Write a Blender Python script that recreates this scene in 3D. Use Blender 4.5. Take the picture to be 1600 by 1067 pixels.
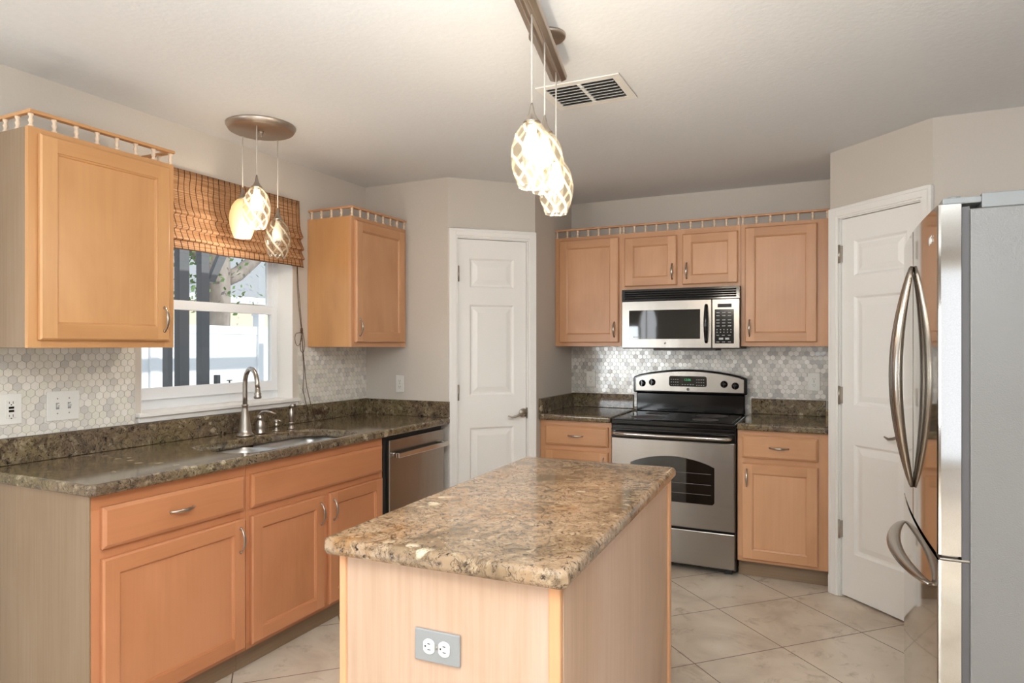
import bpy, bmesh, math, random
from mathutils import Vector, Matrix
random.seed(7)
PI = math.pi
C = bpy.context.scene.collection
S = bpy.context.scene
for o in list(bpy.data.objects): bpy.data.objects.remove(o)

# ------------------------------------------------------------------ camera
cam_d = bpy.data.cameras.new('camera'); cam = bpy.data.objects.new('camera', cam_d); C.objects.link(cam)
cam_d.sensor_width = 36; cam_d.lens = 1038/1600*36; cam_d.shift_y = 6.5/1600; cam_d.clip_start = 0.02
cam.location = (0, 0, 1.37); cam.rotation_euler = (PI/2, 0, math.radians(25.6))
S.camera = cam
# ------------------------------------------------------------------ world, sun, daylight, exposure
S.view_settings.view_transform = 'Standard'; S.view_settings.look = 'None'
S.view_settings.exposure = 0.36; S.view_settings.gamma = 1; S.view_settings.use_curve_mapping = False
W = bpy.data.worlds.new('sky'); S.world = W; W.use_nodes = True
bg = W.node_tree.nodes['Background']; bg.inputs[0].default_value = (0.80, 0.88, 1.0, 1); bg.inputs[1].default_value = 0.9
def light(name, kind, loc, rot, energy, color=(1, 1, 1), size=None, size_y=None, radius=None):
    l = bpy.data.lights.new(name, kind); l.energy = energy; l.color = color
    if kind == 'AREA':
        l.shape = 'RECTANGLE'; l.size = size; l.size_y = size_y
    if kind == 'SUN': l.angle = math.radians(0.6)
    if radius is not None: l.shadow_soft_size = radius
    o = bpy.data.objects.new(name, l); C.objects.link(o); o.location = loc; o.rotation_euler = rot
    return o
sun = light('sun', 'SUN', (6, 4, 8), (0, 0, 0), 2.6, (1, 0.96, 0.9))
sun.rotation_euler = Vector((-0.9, -0.12, -0.375)).to_track_quat('-Z', 'Y').to_euler()
# area lamps added as daylight; the patio and side openings are unseen
light('daylight_fill_rear', 'AREA', (1.4, -4.62, 1.25), (PI/2, 0, 0), 9, (0.97, 0.98, 1), 2.2, 2.3)
light('daylight_arched_window', 'AREA', (-3.3, -4.62, 1.65), (PI/2, 0, 0), 5, (0.97, 0.98, 1), 0.36, 1.1)
light('daylight_fill_side', 'AREA', (2.66, -1.2, 1.25), (PI/2, 0, PI/2), 20, (0.97, 0.98, 1), 2.6, 2.2)
# added fill aimed at the ceiling, standing in for a bounced flash
light('ceiling_fill', 'AREA', (0.0, -0.9, 1.2), (PI, 0, 0), 75, (0.84, 0.94, 1), 0.8, 0.8)
rear_fill = light('rear_fill_panel', 'AREA', (-3.85, -3.0, 1.15), (0, 0, 0), 75, (0.88, 0.95, 1), 1.5, 1.2)  # added fill panel behind the camera, placed for glints on the stove tiles
rear_fill.rotation_euler = Vector((0.42, 1.0, 0.30)).to_track_quat('-Z', 'Y').to_euler()
spot = light('tilted_ceiling_fill', 'SPOT', (0.1, -0.5, 1.4), (0, 0, 0), 1150, (0.84, 0.94, 1), radius=0.2); spot.data.spot_size = math.radians(85); spot.data.spot_blend = 1.0  # added spot, brightens the ceiling ahead of the camera
spot.rotation_euler = Vector((-0.25, 0.45, 0.9)).to_track_quat('-Z', 'Y').to_euler()

# ------------------------------------------------------------------ materials
def lin(c):
    c = c/255
    return c/12.92 if c <= 0.04045 else ((c+0.055)/1.055)**2.4
def rgb(r, g, b): return (lin(r), lin(g), lin(b), 1)
def new_mat(name):
    m = bpy.data.materials.new(name); m.use_nodes = True
    return m, m.node_tree, m.node_tree.nodes['Principled BSDF']
def P_(b, **k):
    for n, v in k.items(): b.inputs[n.replace('_', ' ')].default_value = v
def nd(t, kind, **k):
    n = t.nodes.new(kind)
    for a, v in k.items(): setattr(n, a, v)
    return n
def coords(t, scale=(1, 1, 1), rand=True, rot=(0, 0, 0)):
    tc = nd(t, 'ShaderNodeTexCoord'); mp = nd(t, 'ShaderNodeMapping')
    mp.inputs['Scale'].default_value = scale; mp.inputs['Rotation'].default_value = rot
    if rand:
        oi = nd(t, 'ShaderNodeObjectInfo'); ad = nd(t, 'ShaderNodeVectorMath', operation='ADD'); ml = nd(t, 'ShaderNodeMath', operation='MULTIPLY')
        ml.inputs[1].default_value = 13.0
        t.links.new(oi.outputs['Random'], ml.inputs[0]); t.links.new(tc.outputs['Object'], ad.inputs[0]); t.links.new(ml.outputs[0], ad.inputs[1])
        t.links.new(ad.outputs[0], mp.inputs[0])
    else: t.links.new(tc.outputs['Object'], mp.inputs[0])
    return mp.outputs[0]
def noise(t, vec, scale, detail=4, rough=0.5, dist=0.0):
    n = nd(t, 'ShaderNodeTexNoise'); n.inputs['Scale'].default_value = scale; n.inputs['Detail'].default_value = detail
    n.inputs['Roughness'].default_value = rough; n.inputs['Distortion'].default_value = dist
    t.links.new(vec, n.inputs['Vector']); return n.outputs['Fac']
def ramp(t, fac, stops, mode='LINEAR'):
    r = nd(t, 'ShaderNodeValToRGB'); r.color_ramp.interpolation = mode; e = r.color_ramp.elements
    while len(e) > 1: e.remove(e[-1])
    e[0].position = stops[0][0]; e[0].color = stops[0][1]
    for p, c in stops[1:]:
        x = e.new(p); x.color = c
    t.links.new(fac, r.inputs[0]); return r.outputs[0]
def mix(t, fac, a, b, mode='MIX'):
    m = nd(t, 'ShaderNodeMix', data_type='RGBA', blend_type=mode)
    for s, v in ((0, fac), (6, a), (7, b)):
        if hasattr(v, 'is_output'): t.links.new(v, m.inputs[s])
        else: m.inputs[s].default_value = v
    return m.outputs[2]
def bump(t, b, h, strength, dist=0.002):
    n = nd(t, 'ShaderNodeBump'); n.inputs['Strength'].default_value = strength; n.inputs['Distance'].default_value = dist
    t.links.new(h, n.inputs['Height']); t.links.new(n.outputs[0], b.inputs['Normal'])
def plain(name, col, rough=0.5, metal=0.0, bumpy=0.0, bscale=300, **k):
    m, t, b = new_mat(name); P_(b, Base_Color=col, Roughness=rough, Metallic=metal, **k)
    v = coords(t, rand=False)
    n = noise(t, v, bscale, 3)
    c = mix(t, n, tuple(x*0.96 for x in col[:3])+(1,), tuple(min(1, x*1.04) for x in col[:3])+(1,))
    t.links.new(c, b.inputs['Base Color'])
    if bumpy: bump(t, b, n, bumpy)
    return m
def wood(name, base, dark, light_, axis='z', fine=0.22, knots=True, rough=0.38):
    m, t, b = new_mat(name)
    sc = {'z': (3.4, 3.4, 1.1), 'x': (1.1, 3.4, 3.4), 'y': (3.4, 1.1, 3.4)}[axis]
    sf = {'z': (90, 90, 2.5), 'x': (2.5, 90, 90), 'y': (90, 2.5, 90)}[axis]
    v = coords(t, sc); n1 = noise(t, v, 1.0, 5, 0.55, 0.8)
    c = ramp(t, n1, [(0.2, dark), (0.5, base), (0.8, light_)])
    v2 = coords(t, sf); n2 = noise(t, v2, 1.0, 3, 0.6)
    g = ramp(t, n2, [(0.3, (0.80, 0.74, 0.68, 1)), (0.6, (1, 1, 1, 1))])
    c = mix(t, fine, c, g, 'MULTIPLY')
    if knots:
        v3 = coords(t, (1, 1, 1)); n3 = noise(t, v3, 3.0, 2, 0.5)
        c = mix(t, ramp(t, n3, [(0.35, (0.0, 0, 0, 1)), (0.7, (0.35, 0.35, 0.35, 1))]), c, light_)
    t.links.new(c, b.inputs['Base Color']); P_(b, Roughness=rough, Coat_Weight=0.15, Coat_Roughness=0.25)
    bump(t, b, n2, 0.08, 0.0006)
    return m
M = {}
def tri(name, r, g, b, **k):
    base = rgb(r, g, b); dk = rgb(r*0.90, g*0.86, b*0.80); lt = rgb(min(255, r*1.06), min(255, g*1.08), min(255, b*1.13))
    M[name+'_z'] = wood(name+'_upright_grain', base, dk, lt, 'z', **k)
    k2 = lambda c: (c[0]*0.93, c[1]*0.90, c[2]*0.86, 1)      # rails are cut from slightly redder boards
    M[name+'_x'] = wood(name+'_level_grain', k2(base), k2(dk), k2(lt), 'x', **k)
tri('maple_gold', 202, 150, 98)          # upper cabinet by the window; tint holds wood tone and the room's mixed light
tri('maple_orange', 196, 132, 90)         # base run under the window; warmer light is part of the tint
tri('maple_rose', 204, 152, 110)          # stove wall; tint likewise blends wood and light
tri('laminate_pale', 196, 163, 137, fine=0.4, knots=False)
tri('laminate_grey', 142, 119, 94, fine=0.5, knots=False)  # darker laminate: shade on the cabinet end panels is in its colour
tri('maple_edge', 214, 158, 112)
M['spindle'] = plain('pale_spindle_wood', rgb(226, 202, 176), 0.5)
M['wall'] = plain('greige_wall_paint', rgb(208, 199, 188), 0.75, bumpy=0.15, bscale=120)
M['ceiling'] = plain('ceiling_paint', rgb(222, 222, 222), 0.9, bumpy=0.5, bscale=60)
M['white'] = plain('white_trim_paint', rgb(244, 241, 236), 0.4)
M['white_plastic'] = plain('white_plastic', rgb(232, 229, 222), 0.35)
M['grey_plate'] = plain('grey_plate_plastic', rgb(148, 148, 147), 0.4)
M['black'] = plain('black_gloss', rgb(16, 16, 17), 0.12)
M['black_glass'] = plain('black_glass', rgb(10, 11, 11), 0.04, Coat_Weight=0.6, Coat_Roughness=0.02)
M['black_matte'] = plain('black_matte', rgb(28, 27, 27), 0.5)
M['dark_slot'] = plain('dark_slot', rgb(40, 36, 34), 0.7)
M['nickel'] = plain('brushed_nickel', rgb(176, 168, 158), 0.28, 1.0, bumpy=0.05)
M['chrome'] = plain('polished_steel', rgb(196, 192, 186), 0.16, 1.0)
M['handle_steel'] = plain('satin_handle_steel', rgb(168, 160, 150), 0.22, 1.0)
M['canopy'] = plain('bronze_nickel', rgb(186, 174, 162), 0.38, 1.0)
M['gasket'] = plain('gasket_rubber', rgb(96, 92, 92), 0.6)
M['grey_paint'] = plain('grey_metal_paint', rgb(138, 139, 138), 0.4, 0.1)
M['cord'] = plain('clear_cord', rgb(208, 200, 190), 0.35)
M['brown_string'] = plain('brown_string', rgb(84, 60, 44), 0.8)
M['mark'] = plain('pale_print', rgb(190, 190, 190), 0.5)
M['green_led'] = new_mat('green_display')[0]
P_(M['green_led'].node_tree.nodes['Principled BSDF'], Base_Color=(0, 0.1, 0.03, 1), Emission_Color=(0.1, 0.9, 0.35, 1), Emission_Strength=0.35)

def steel(name, col, rough, axis, b_=0.04):
    m, t, b = new_mat(name); P_(b, Base_Color=col, Metallic=1.0, Roughness=rough)
    v = coords(t, {'x': (3, 400, 400), 'z': (400, 400, 3)}[axis]); n = noise(t, v, 1, 2)
    c = mix(t, n, tuple(x*0.9 for x in col[:3])+(1,), tuple(min(1, x*1.08) for x in col[:3])+(1,)); t.links.new(c, b.inputs['Base Color'])
    v2 = coords(t, (6, 6, 1.2)); n2 = noise(t, v2, 1.0, 2)
    if b_ > 0: bump(t, b, n2, b_, 0.02)
    return m
M['steel'] = steel('stainless_steel', rgb(158, 152, 144), 0.27, 'x', 0.10)
M['steel_fridge'] = steel('fridge_door_steel', rgb(200, 196, 190), 0.07, 'x', 0.0)
M['steel_sink'] = steel('sink_steel', rgb(212, 212, 210), 0.42, 'x')
m, t, b = new_mat('fridge_side_texture'); P_(b, Base_Color=rgb(132, 129, 126), Roughness=0.4, Metallic=0.2)
bump(t, b, noise(t, coords(t), 300, 2), 0.5, 0.002); M['fridge_side'] = m

def granite(name, tones, seed):
    m, t, b = new_mat(name); v = coords(t, (1, 1, 1), False)
    mp = nd(t, 'ShaderNodeMapping'); mp.inputs['Location'].default_value = (seed, seed*2, seed*3); t.links.new(v, mp.inputs[0]); v = mp.outputs[0]
    big = noise(t, v, 2.6, 4, 0.6, 1.2)
    c = ramp(t, big, [(0.28, tones[0]), (0.42, tones[1]), (0.54, tones[2]), (0.68, tones[3])])
    med = noise(t, v, 17, 9, 0.74, 1.3)
    c = mix(t, ramp(t, med, [(0.36, (1, 1, 1, 1)), (0.50, (0, 0, 0, 1))]), c, tones[4])
    med2 = noise(t, v, 26, 8, 0.72, 0.8)
    c = mix(t, ramp(t, med2, [(0.53, (0, 0, 0, 1)), (0.66, (0.8, 0.8, 0.8, 1))]), c, tones[5])
    # cream crystals scattered in clusters
    vo = nd(t, 'ShaderNodeTexVoronoi'); vo.inputs['Scale'].default_value = 17
    dv = nd(t, 'ShaderNodeVectorMath', operation='ADD'); nn = nd(t, 'ShaderNodeTexNoise'); nn.inputs['Scale'].default_value = 9; nn.inputs['Detail'].default_value = 5
    sc = nd(t, 'ShaderNodeVectorMath', operation='SCALE'); sc.inputs['Scale'].default_value = 0.09
    t.links.new(v, nn.inputs['Vector']); t.links.new(nn.outputs['Color'], sc.inputs[0]); t.links.new(v, dv.inputs[0]); t.links.new(sc.outputs[0], dv.inputs[1]); t.links.new(dv.outputs[0], vo.inputs['Vector'])
    cl = noise(t, v, 3.1, 3, 0.5)
    f1 = ramp(t, vo.outputs['Distance'], [(0.28, (1, 1, 1, 1)), (0.36, (0, 0, 0, 1))])
    f2 = ramp(t, cl, [(0.58, (0, 0, 0, 1)), (0.64, (0.85, 0.85, 0.85, 1))])
    c = mix(t, mix(t, 1.0, f1, f2, 'MULTIPLY'), c, tones[6])
    fi = noise(t, v, 62, 7, 0.75, 0.9)
    c = mix(t, ramp(t, fi, [(0.39, (1, 1, 1, 1)), (0.45, (0, 0, 0, 1))]), c, tones[7])
    ve = noise(t, v, 9, 6, 0.62, 2.6)
    c = mix(t, ramp(t, ve, [(0.485, (0, 0, 0, 1)), (0.5, (0.8, 0.8, 0.8, 1)), (0.515, (0, 0, 0, 1))]), c, tones[7])
    t.links.new(c, b.inputs['Base Color']); P_(b, Roughness=0.09, Specular_IOR_Level=0.55)
    return m
M['granite_island'] = granite('granite_gold', [rgb(108, 88, 64), rgb(150, 124, 96), rgb(166, 138, 110), rgb(150, 108, 62), rgb(98, 78, 56), rgb(192, 168, 136), rgb(222, 204, 172), rgb(48, 40, 34)], 1.7)
M['granite_dark'] = granite('granite_brown', [rgb(84, 70, 56), rgb(118, 100, 80), rgb(126, 110, 82), rgb(104, 94, 66), rgb(66, 54, 44), rgb(166, 150, 122), rgb(188, 172, 144), rgb(34, 29, 26)], 4.2)

# floor: 45 degree tiles, thin brown grout
m, t, b = new_mat('travertine_tile'); v0 = coords(t, (1, 1, 1), False)
mp = nd(t, 'ShaderNodeMapping'); mp.vector_type = 'TEXTURE'; mp.inputs['Location'].default_value = (-0.196, 3.253, 0); mp.inputs['Rotation'].default_value = (0, 0, PI/4)
t.links.new(v0, mp.inputs[0]); br = nd(t, 'ShaderNodeTexBrick'); br.offset = 0; br.squash = 1
br.inputs['Scale'].default_value = 1; br.inputs['Brick Width'].default_value = 0.468; br.inputs['Row Height'].default_value = 0.468; br.inputs['Mortar Size'].default_value = 0.0026; br.inputs['Mortar Smooth'].default_value = 0.1
br.inputs['Color1'].default_value = (1, 1, 1, 1); br.inputs['Color2'].default_value = (0.93, 0.93, 0.93, 1)
t.links.new(mp.outputs[0], br.inputs['Vector'])
n = noise(t, v0, 2.4, 6, 0.6, 1.0); c = ramp(t, n, [(0.3, rgb(190, 172, 152)), (0.5, rgb(212, 196, 176)), (0.7, rgb(222, 208, 190))])
n2 = noise(t, v0, 7, 7, 0.7, 0.6); c = mix(t, ramp(t, n2, [(0.56, (0, 0, 0, 1)), (0.70, (0.75, 0.75, 0.75, 1))]), c, rgb(158, 134, 110))
c = mix(t, 1.0, c, br.outputs['Color'], 'MULTIPLY'); c = mix(t, br.outputs['Fac'], c, rgb(106, 80, 58))
t.links.new(c, b.inputs['Base Color']); P_(b, Roughness=0.35); M['floor'] = m

# pearl hexagon tiles
pearl = []
for i, (r_, g_, b_) in enumerate([(214, 210, 202), (196, 192, 186), (226, 222, 215), (204, 200, 192), (182, 179, 174)]):
    m, t, b = new_mat('pearl_tile_shade'); v = coords(t, (1, 1, 1), False); n = noise(t, v, 70, 4, 0.6, 1.5)
    c = mix(t, n, rgb(r_*0.93, g_*0.93, b_*0.93), rgb(min(255, r_*1.06), min(255, g_*1.06), min(255, b_*1.06)))
    t.links.new(c, b.inputs['Base Color']); P_(b, Roughness=0.27, Metallic=0.2, Coat_Weight=0.3, Coat_Roughness=0.05); pearl.append(m)
pearl_light = []  # copy of the same tile, brightened and warmed for the light there
for r_, g_, b_ in [(234, 228, 217), (222, 217, 208), (240, 235, 226), (230, 226, 212), (212, 207, 200)]:
    m, t, b = new_mat('lit_pearl_tile'); v = coords(t, (1, 1, 1), False); n = noise(t, v, 70, 4, 0.6, 1.5)
    c = mix(t, n, rgb(r_*0.94, g_*0.94, b_*0.94), rgb(min(255, r_*1.05), min(255, g_*1.05), min(255, b_*1.05)))
    t.links.new(c, b.inputs['Base Color']); P_(b, Roughness=0.22, Metallic=0.05, Coat_Weight=0.4, Coat_Roughness=0.08); pearl_light.append(m)
M['lit_grout'] = plain('lit_grout', rgb(214, 206, 194), 0.8)  # same grout, lightened to go with the brighter tile copy
M['grout'] = plain('pale_grout', rgb(150, 146, 140), 0.8)

# bamboo shade
m, t, b = new_mat('woven_bamboo'); v = coords(t, (1, 1, 1), False)
sx = nd(t, 'ShaderNodeSeparateXYZ'); t.links.new(v, sx.inputs[0])
mp = nd(t, 'ShaderNodeMapping'); mp.inputs['Scale'].default_value = (4, 4, 330); t.links.new(v, mp.inputs[0]); sl = noise(t, mp.outputs[0], 1, 2, 0.5)
c = ramp(t, sl, [(0.30, rgb(140, 94, 58)), (0.46, rgb(202, 150, 104)), (0.64, rgb(226, 184, 142))])
wob = noise(t, v, 9, 2); ml = nd(t, 'ShaderNodeMath', operation='MULTIPLY_ADD'); ml.inputs[1].default_value = 0.030; t.links.new(wob, ml.inputs[0]); t.links.new(sx.outputs[0], ml.inputs[2])
dv = nd(t, 'ShaderNodeMath', operation='DIVIDE'); dv.inputs[1].default_value = 0.034; t.links.new(ml.outputs[0], dv.inputs[0])
fr = nd(t, 'ShaderNodeMath', operation='FRACT'); t.links.new(dv.outputs[0], fr.inputs[0])
st = ramp(t, fr.outputs[0], [(0.0, (0, 0, 0, 1)), (0.05, (1, 1, 1, 1)), (0.14, (1, 1, 1, 1)), (0.18, (0, 0, 0, 1))])
c = mix(t, st, c, rgb(86, 50, 28)); t.links.new(c, b.inputs['Base Color']); P_(b, Roughness=0.6)
tl = nd(t, 'ShaderNodeBsdfTranslucent'); t.links.new(c, tl.inputs[0]); mx = nd(t, 'ShaderNodeMixShader'); mx.inputs[0].default_value = 0.3
out = t.nodes['Material Output']; t.links.new(b.outputs[0], mx.inputs[1]); t.links.new(tl.outputs[0], mx.inputs[2]); t.links.new(mx.outputs[0], out.inputs[0])
bump(t, b, sl, 0.5, 0.003); M['bamboo'] = m

def glassy(name, trans, gloss_col=(1, 1, 1, 1), opal=None, swirl=False):
    m = bpy.data.materials.new(name); m.use_nodes = True; t = m.node_tree; t.nodes.clear()
    out = nd(t, 'ShaderNodeOutputMaterial'); tr = nd(t, 'ShaderNodeBsdfTransparent'); gl = nd(t, 'ShaderNodeBsdfGlossy'); gl.inputs['Roughness'].default_value = 0.03
    lw = nd(t, 'ShaderNodeLayerWeight'); lw.inputs[0].default_value = 0.5; pw = nd(t, 'ShaderNodeMath', operation='POWER'); pw.inputs[1].default_value = 4.0
    t.links.new(lw.outputs['Facing'], pw.inputs[0]); fz = nd(t, 'ShaderNodeMath', operation='MULTIPLY_ADD'); fz.inputs[1].default_value = 0.5; fz.inputs[2].default_value = 0.03; t.links.new(pw.outputs[0], fz.inputs[0])
    mx = nd(t, 'ShaderNodeMixShader')
    tr.inputs[0].default_value = trans; t.links.new(fz.outputs[0], mx.inputs[0]); t.links.new(tr.outputs[0], mx.inputs[1]); t.links.new(gl.outputs[0], mx.inputs[2]); last = mx
    if opal is not None:
        df = nd(t, 'ShaderNodeBsdfDiffuse'); df.inputs[0].default_value = opal; tl = nd(t, 'ShaderNodeBsdfTranslucent'); tl.inputs[0].default_value = opal
        m2 = nd(t, 'ShaderNodeMixShader'); m2.inputs[0].default_value = 0.6; t.links.new(df.outputs[0], m2.inputs[1]); t.links.new(tl.outputs[0], m2.inputs[2])
        m3 = nd(t, 'ShaderNodeMixShader'); t.links.new(mx.outputs[0], m3.inputs[1]); t.links.new(m2.outputs[0], m3.inputs[2])
        if swirl:
            tc = nd(t, 'ShaderNodeTexCoord'); sp = nd(t, 'ShaderNodeSeparateXYZ'); t.links.new(tc.outputs['Object'], sp.inputs[0])
            at = nd(t, 'ShaderNodeMath', operation='ARCTAN2'); t.links.new(sp.outputs[1], at.inputs[0]); t.links.new(sp.outputs[0], at.inputs[1])
            zz = nd(t, 'ShaderNodeMath', operation='MULTIPLY_ADD'); zz.inputs[1].default_value = 14.0; t.links.new(sp.outputs[2], zz.inputs[0]); t.links.new(at.outputs[0], zz.inputs[2])
            nz = nd(t, 'ShaderNodeTexNoise'); nz.inputs['Scale'].default_value = 11; t.links.new(tc.outputs['Object'], nz.inputs['Vector'])
            ad = nd(t, 'ShaderNodeMath', operation='MULTIPLY_ADD'); ad.inputs[1].default_value = 0.8; t.links.new(nz.outputs['Fac'], ad.inputs[0]); t.links.new(zz.outputs[0], ad.inputs[2])
            mu = nd(t, 'ShaderNodeMath', operation='MULTIPLY'); mu.inputs[1].default_value = 7.0; t.links.new(ad.outputs[0], mu.inputs[0])
            sn = nd(t, 'ShaderNodeMath', operation='SINE'); t.links.new(mu.outputs[0], sn.inputs[0])
            f = ramp(t, sn.outputs[0], [(0.0, (0.03, 0.03, 0.03, 1)), (0.6, (0.06, 0.06, 0.06, 1)), (0.92, (0.34, 0.34, 0.34, 1))])
            t.links.new(f, m3.inputs[0])
        else: m3.inputs[0].default_value = 0.8
        last = m3
    t.links.new(last.outputs[0], out.inputs[0]); return m
M['pane'] = glassy('window_glass', (0.93, 0.95, 0.95, 1))
M['shade_glass'] = glassy('swirled_shade_glass', (0.92, 0.90, 0.86, 1), opal=rgb(240, 232, 215), swirl=True)
M['shade_opal'] = glassy('opal_shade_glass', (0.9, 0.85, 0.75, 1), opal=rgb(240, 226, 202))
def emitter(name, col, st):
    m, t, b = new_mat(name); P_(b, Base_Color=(0.8, 0.8, 0.8, 1), Emission_Color=col, Emission_Strength=st); return m
M['bulb_on'] = emitter('lit_bulb', (1, 0.88, 0.66, 1), 9)
M['bulb_soft'] = emitter('soft_lit_bulb', (1, 0.78, 0.5, 1), 3)
M['bulb_off'] = plain('frosted_bulb', rgb(235, 230, 220), 0.3)
# outdoors
M['vinyl'] = plain('white_vinyl', rgb(238, 240, 242), 0.5)
M['alu'] = plain('grey_aluminium', rgb(112, 113, 115), 0.45)
M['ground'] = plain('pale_concrete', rgb(205, 203, 198), 0.9, bscale=20)
M['bark'] = wood('tree_bark', rgb(150, 138, 128), rgb(96, 88, 82), rgb(190, 180, 170), 'z', rough=0.9)
M['leaf'] = plain('tree_leaf', rgb(110, 140, 84), 0.6)
M['roof'] = plain('grey_shingle', rgb(176, 178, 180), 0.9, bscale=12)
M['stucco'] = plain('cream_stucco', rgb(236, 224, 200), 0.9)

# ------------------------------------------------------------------ mesh helper
class MB:
    def __init__(s): s.v = []; s.f = []; s.m = []; s.sm = []
    def face(s, pts, mi=0, smooth=False):
        i = len(s.v); s.v += [tuple(p) for p in pts]; s.f.append(tuple(range(i, i+len(pts)))); s.m.append(mi); s.sm.append(smooth); return s
    def box(s, x0, y0, z0, x1, y1, z1, mi=0):
        i = len(s.v); s.v += [(x0,y0,z0),(x1,y0,z0),(x1,y1,z0),(x0,y1,z0),(x0,y0,z1),(x1,y0,z1),(x1,y1,z1),(x0,y1,z1)]
        for f in ((0,3,2,1),(4,5,6,7),(0,1,5,4),(1,2,6,5),(2,3,7,6),(3,0,4,7)):
            s.f.append(tuple(i+k for k in f)); s.m.append(mi); s.sm.append(False)
        return s
    def prism(s, poly, y0, y1, axis='y', mi=0):      # poly in (x,z) for y; (x,y) for z; (y,z) for x
        def p(a, b, c):
            return {'y': (a, c, b), 'z': (a, b, c), 'x': (c, a, b)}[axis]
        n = len(poly); i = len(s.v); s.v += [p(a, b, y0) for a, b in poly] + [p(a, b, y1) for a, b in poly]
        s.f.append(tuple(range(i, i+n))); s.f.append(tuple(range(i+2*n-1, i+n-1, -1)))
        for k in range(n): s.f.append((i+k, i+(k+1) % n, i+n+(k+1) % n, i+n+k))
        s.m += [mi]*(n+2); s.sm += [False]*(n+2); return s
    def lathe(s, prof, c=(0, 0, 0), seg=24, axis='z', mi=0, smooth=True):
        i = len(s.v); n = len(prof)
        for r, h in prof:
            for k in range(seg):
                a = 2*PI*k/seg; u, w = r*math.cos(a), r*math.sin(a)
                q = {'z': (u, w, h), 'y': (u, h, w), 'x': (h, u, w)}[axis]
                s.v.append((c[0]+q[0], c[1]+q[1], c[2]+q[2]))
        for a in range(n-1):
            for k in range(seg):
                s.f.append((i+a*seg+k, i+a*seg+(k+1) % seg, i+(a+1)*seg+(k+1) % seg, i+(a+1)*seg+k)); s.m.append(mi); s.sm.append(smooth)
        for a in (0, n-1):
            if prof[a][0] > 1e-5: s.f.append(tuple(i+a*seg+k for k in range(seg))); s.m.append(mi); s.sm.append(False)
        return s
    def tube(s, pts, r, seg=10, flat=1.0, up=None, mi=0):
        pts = [Vector(p) for p in pts]; n = len(pts); i = len(s.v); R = r if isinstance(r, (list, tuple)) else [r]*n
        ref = Vector(up) if up else Vector((0, 0, 1)); prev = None
        for k in range(n):
            d = (pts[min(k+1, n-1)]-pts[max(k-1, 0)]).normalized()
            if prev is None or up:
                a = ref
                if abs(d.dot(a)) > 0.98: a = Vector((1, 0, 0)) if abs(d.x) < .9 else Vector((0, 1, 0))
                u = d.cross(a).normalized()
            else: u = (prev-d*prev.dot(d)).normalized()
            prev = u; w = d.cross(u).normalized()
            for j in range(seg):
                t_ = 2*PI*j/seg; s.v.append(tuple(pts[k]+u*math.cos(t_)*R[k]+w*math.sin(t_)*R[k]*flat))
        for k in range(n-1):
            for j in range(seg):
                s.f.append((i+k*seg+j, i+k*seg+(j+1) % seg, i+(k+1)*seg+(j+1) % seg, i+(k+1)*seg+j)); s.m.append(mi); s.sm.append(True)
        for k in (0, n-1): s.f.append(tuple(i+k*seg+j for j in range(seg))); s.m.append(mi); s.sm.append(False)
        return s
    def rings(s, x0, z0, x1, z1, prof, fill=0, mh=1, mv=0):   # nested rectangles on a face looking to -y
        R = [[(x0+i, y, z0+i), (x1-i, y, z0+i), (x1-i, y, z1-i), (x0+i, y, z1-i)] for i, y in prof]
        for a, b in zip(R, R[1:]):
            for k in range(4): s.face([a[k], a[(k+1) % 4], b[(k+1) % 4], b[k]], mh if k in (0, 2) else mv)
        if fill is not None: s.face(R[-1], fill)
        return s
    def build(s, name, mats, parent=None, bevel=0, loc=None, seg=2, recalc=True):
        me = bpy.data.meshes.new(name); me.from_pydata(s.v, [], s.f)
        for mm in (mats if isinstance(mats, (list, tuple)) else [mats]): me.materials.append(mm)
        for p, i, q in zip(me.polygons, s.m, s.sm): p.material_index = i; p.use_smooth = q
        if recalc:
            bm = bmesh.new(); bm.from_mesh(me); bmesh.ops.remove_doubles(bm, verts=bm.verts, dist=1e-5); bmesh.ops.recalc_face_normals(bm, faces=bm.faces); bm.to_mesh(me); bm.free()
        o = bpy.data.objects.new(name, me); C.objects.link(o)
        if parent: o.parent = parent
        if loc: o.location = loc
        if bevel:
            b = o.modifiers.new('bevel', 'BEVEL'); b.width = bevel; b.segments = seg; b.limit_method = 'ANGLE'; b.angle_limit = math.radians(35); b.harden_normals = False
        return o
def tag(o, label=None, cat=None, group=None, kind=None):
    if label: o['label'] = label
    if cat: o['category'] = cat
    if group: o['group'] = group
    if kind: o['kind'] = kind
    return o
def thing(name, label, cat, loc, deg=0, group=None):
    o = bpy.data.objects.new(name, None); C.objects.link(o); o.location = loc; o.rotation_euler = (0, 0, math.radians(deg)); o.empty_display_size = 0.1
    return tag(o, label, cat, group)
def struct(o): o['kind'] = 'structure'; return o
def sempty(name, loc, deg):
    o = bpy.data.objects.new(name, None); C.objects.link(o); o.location = loc; o.rotation_euler = (0, 0, math.radians(deg)); o['kind'] = 'structure'; return o
def text(body, size, parent, loc, rot, mat, name='lettering', label=None, depth=0.0006):
    cu = bpy.data.curves.new(name, 'FONT'); cu.body = body; cu.size = size; cu.extrude = depth; cu.align_x = 'CENTER'; cu.align_y = 'CENTER'
    tmp = bpy.data.objects.new(name, cu); C.objects.link(tmp); dg = bpy.context.evaluated_depsgraph_get()
    me = bpy.data.meshes.new_from_object(tmp.evaluated_get(dg)); bpy.data.objects.remove(tmp); me.materials.clear(); me.materials.append(mat)
    o = bpy.data.objects.new(name, me); C.objects.link(o); o.parent = parent; o.location = loc; o.rotation_euler = rot
    if label: o['label'] = label
    return o

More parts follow.
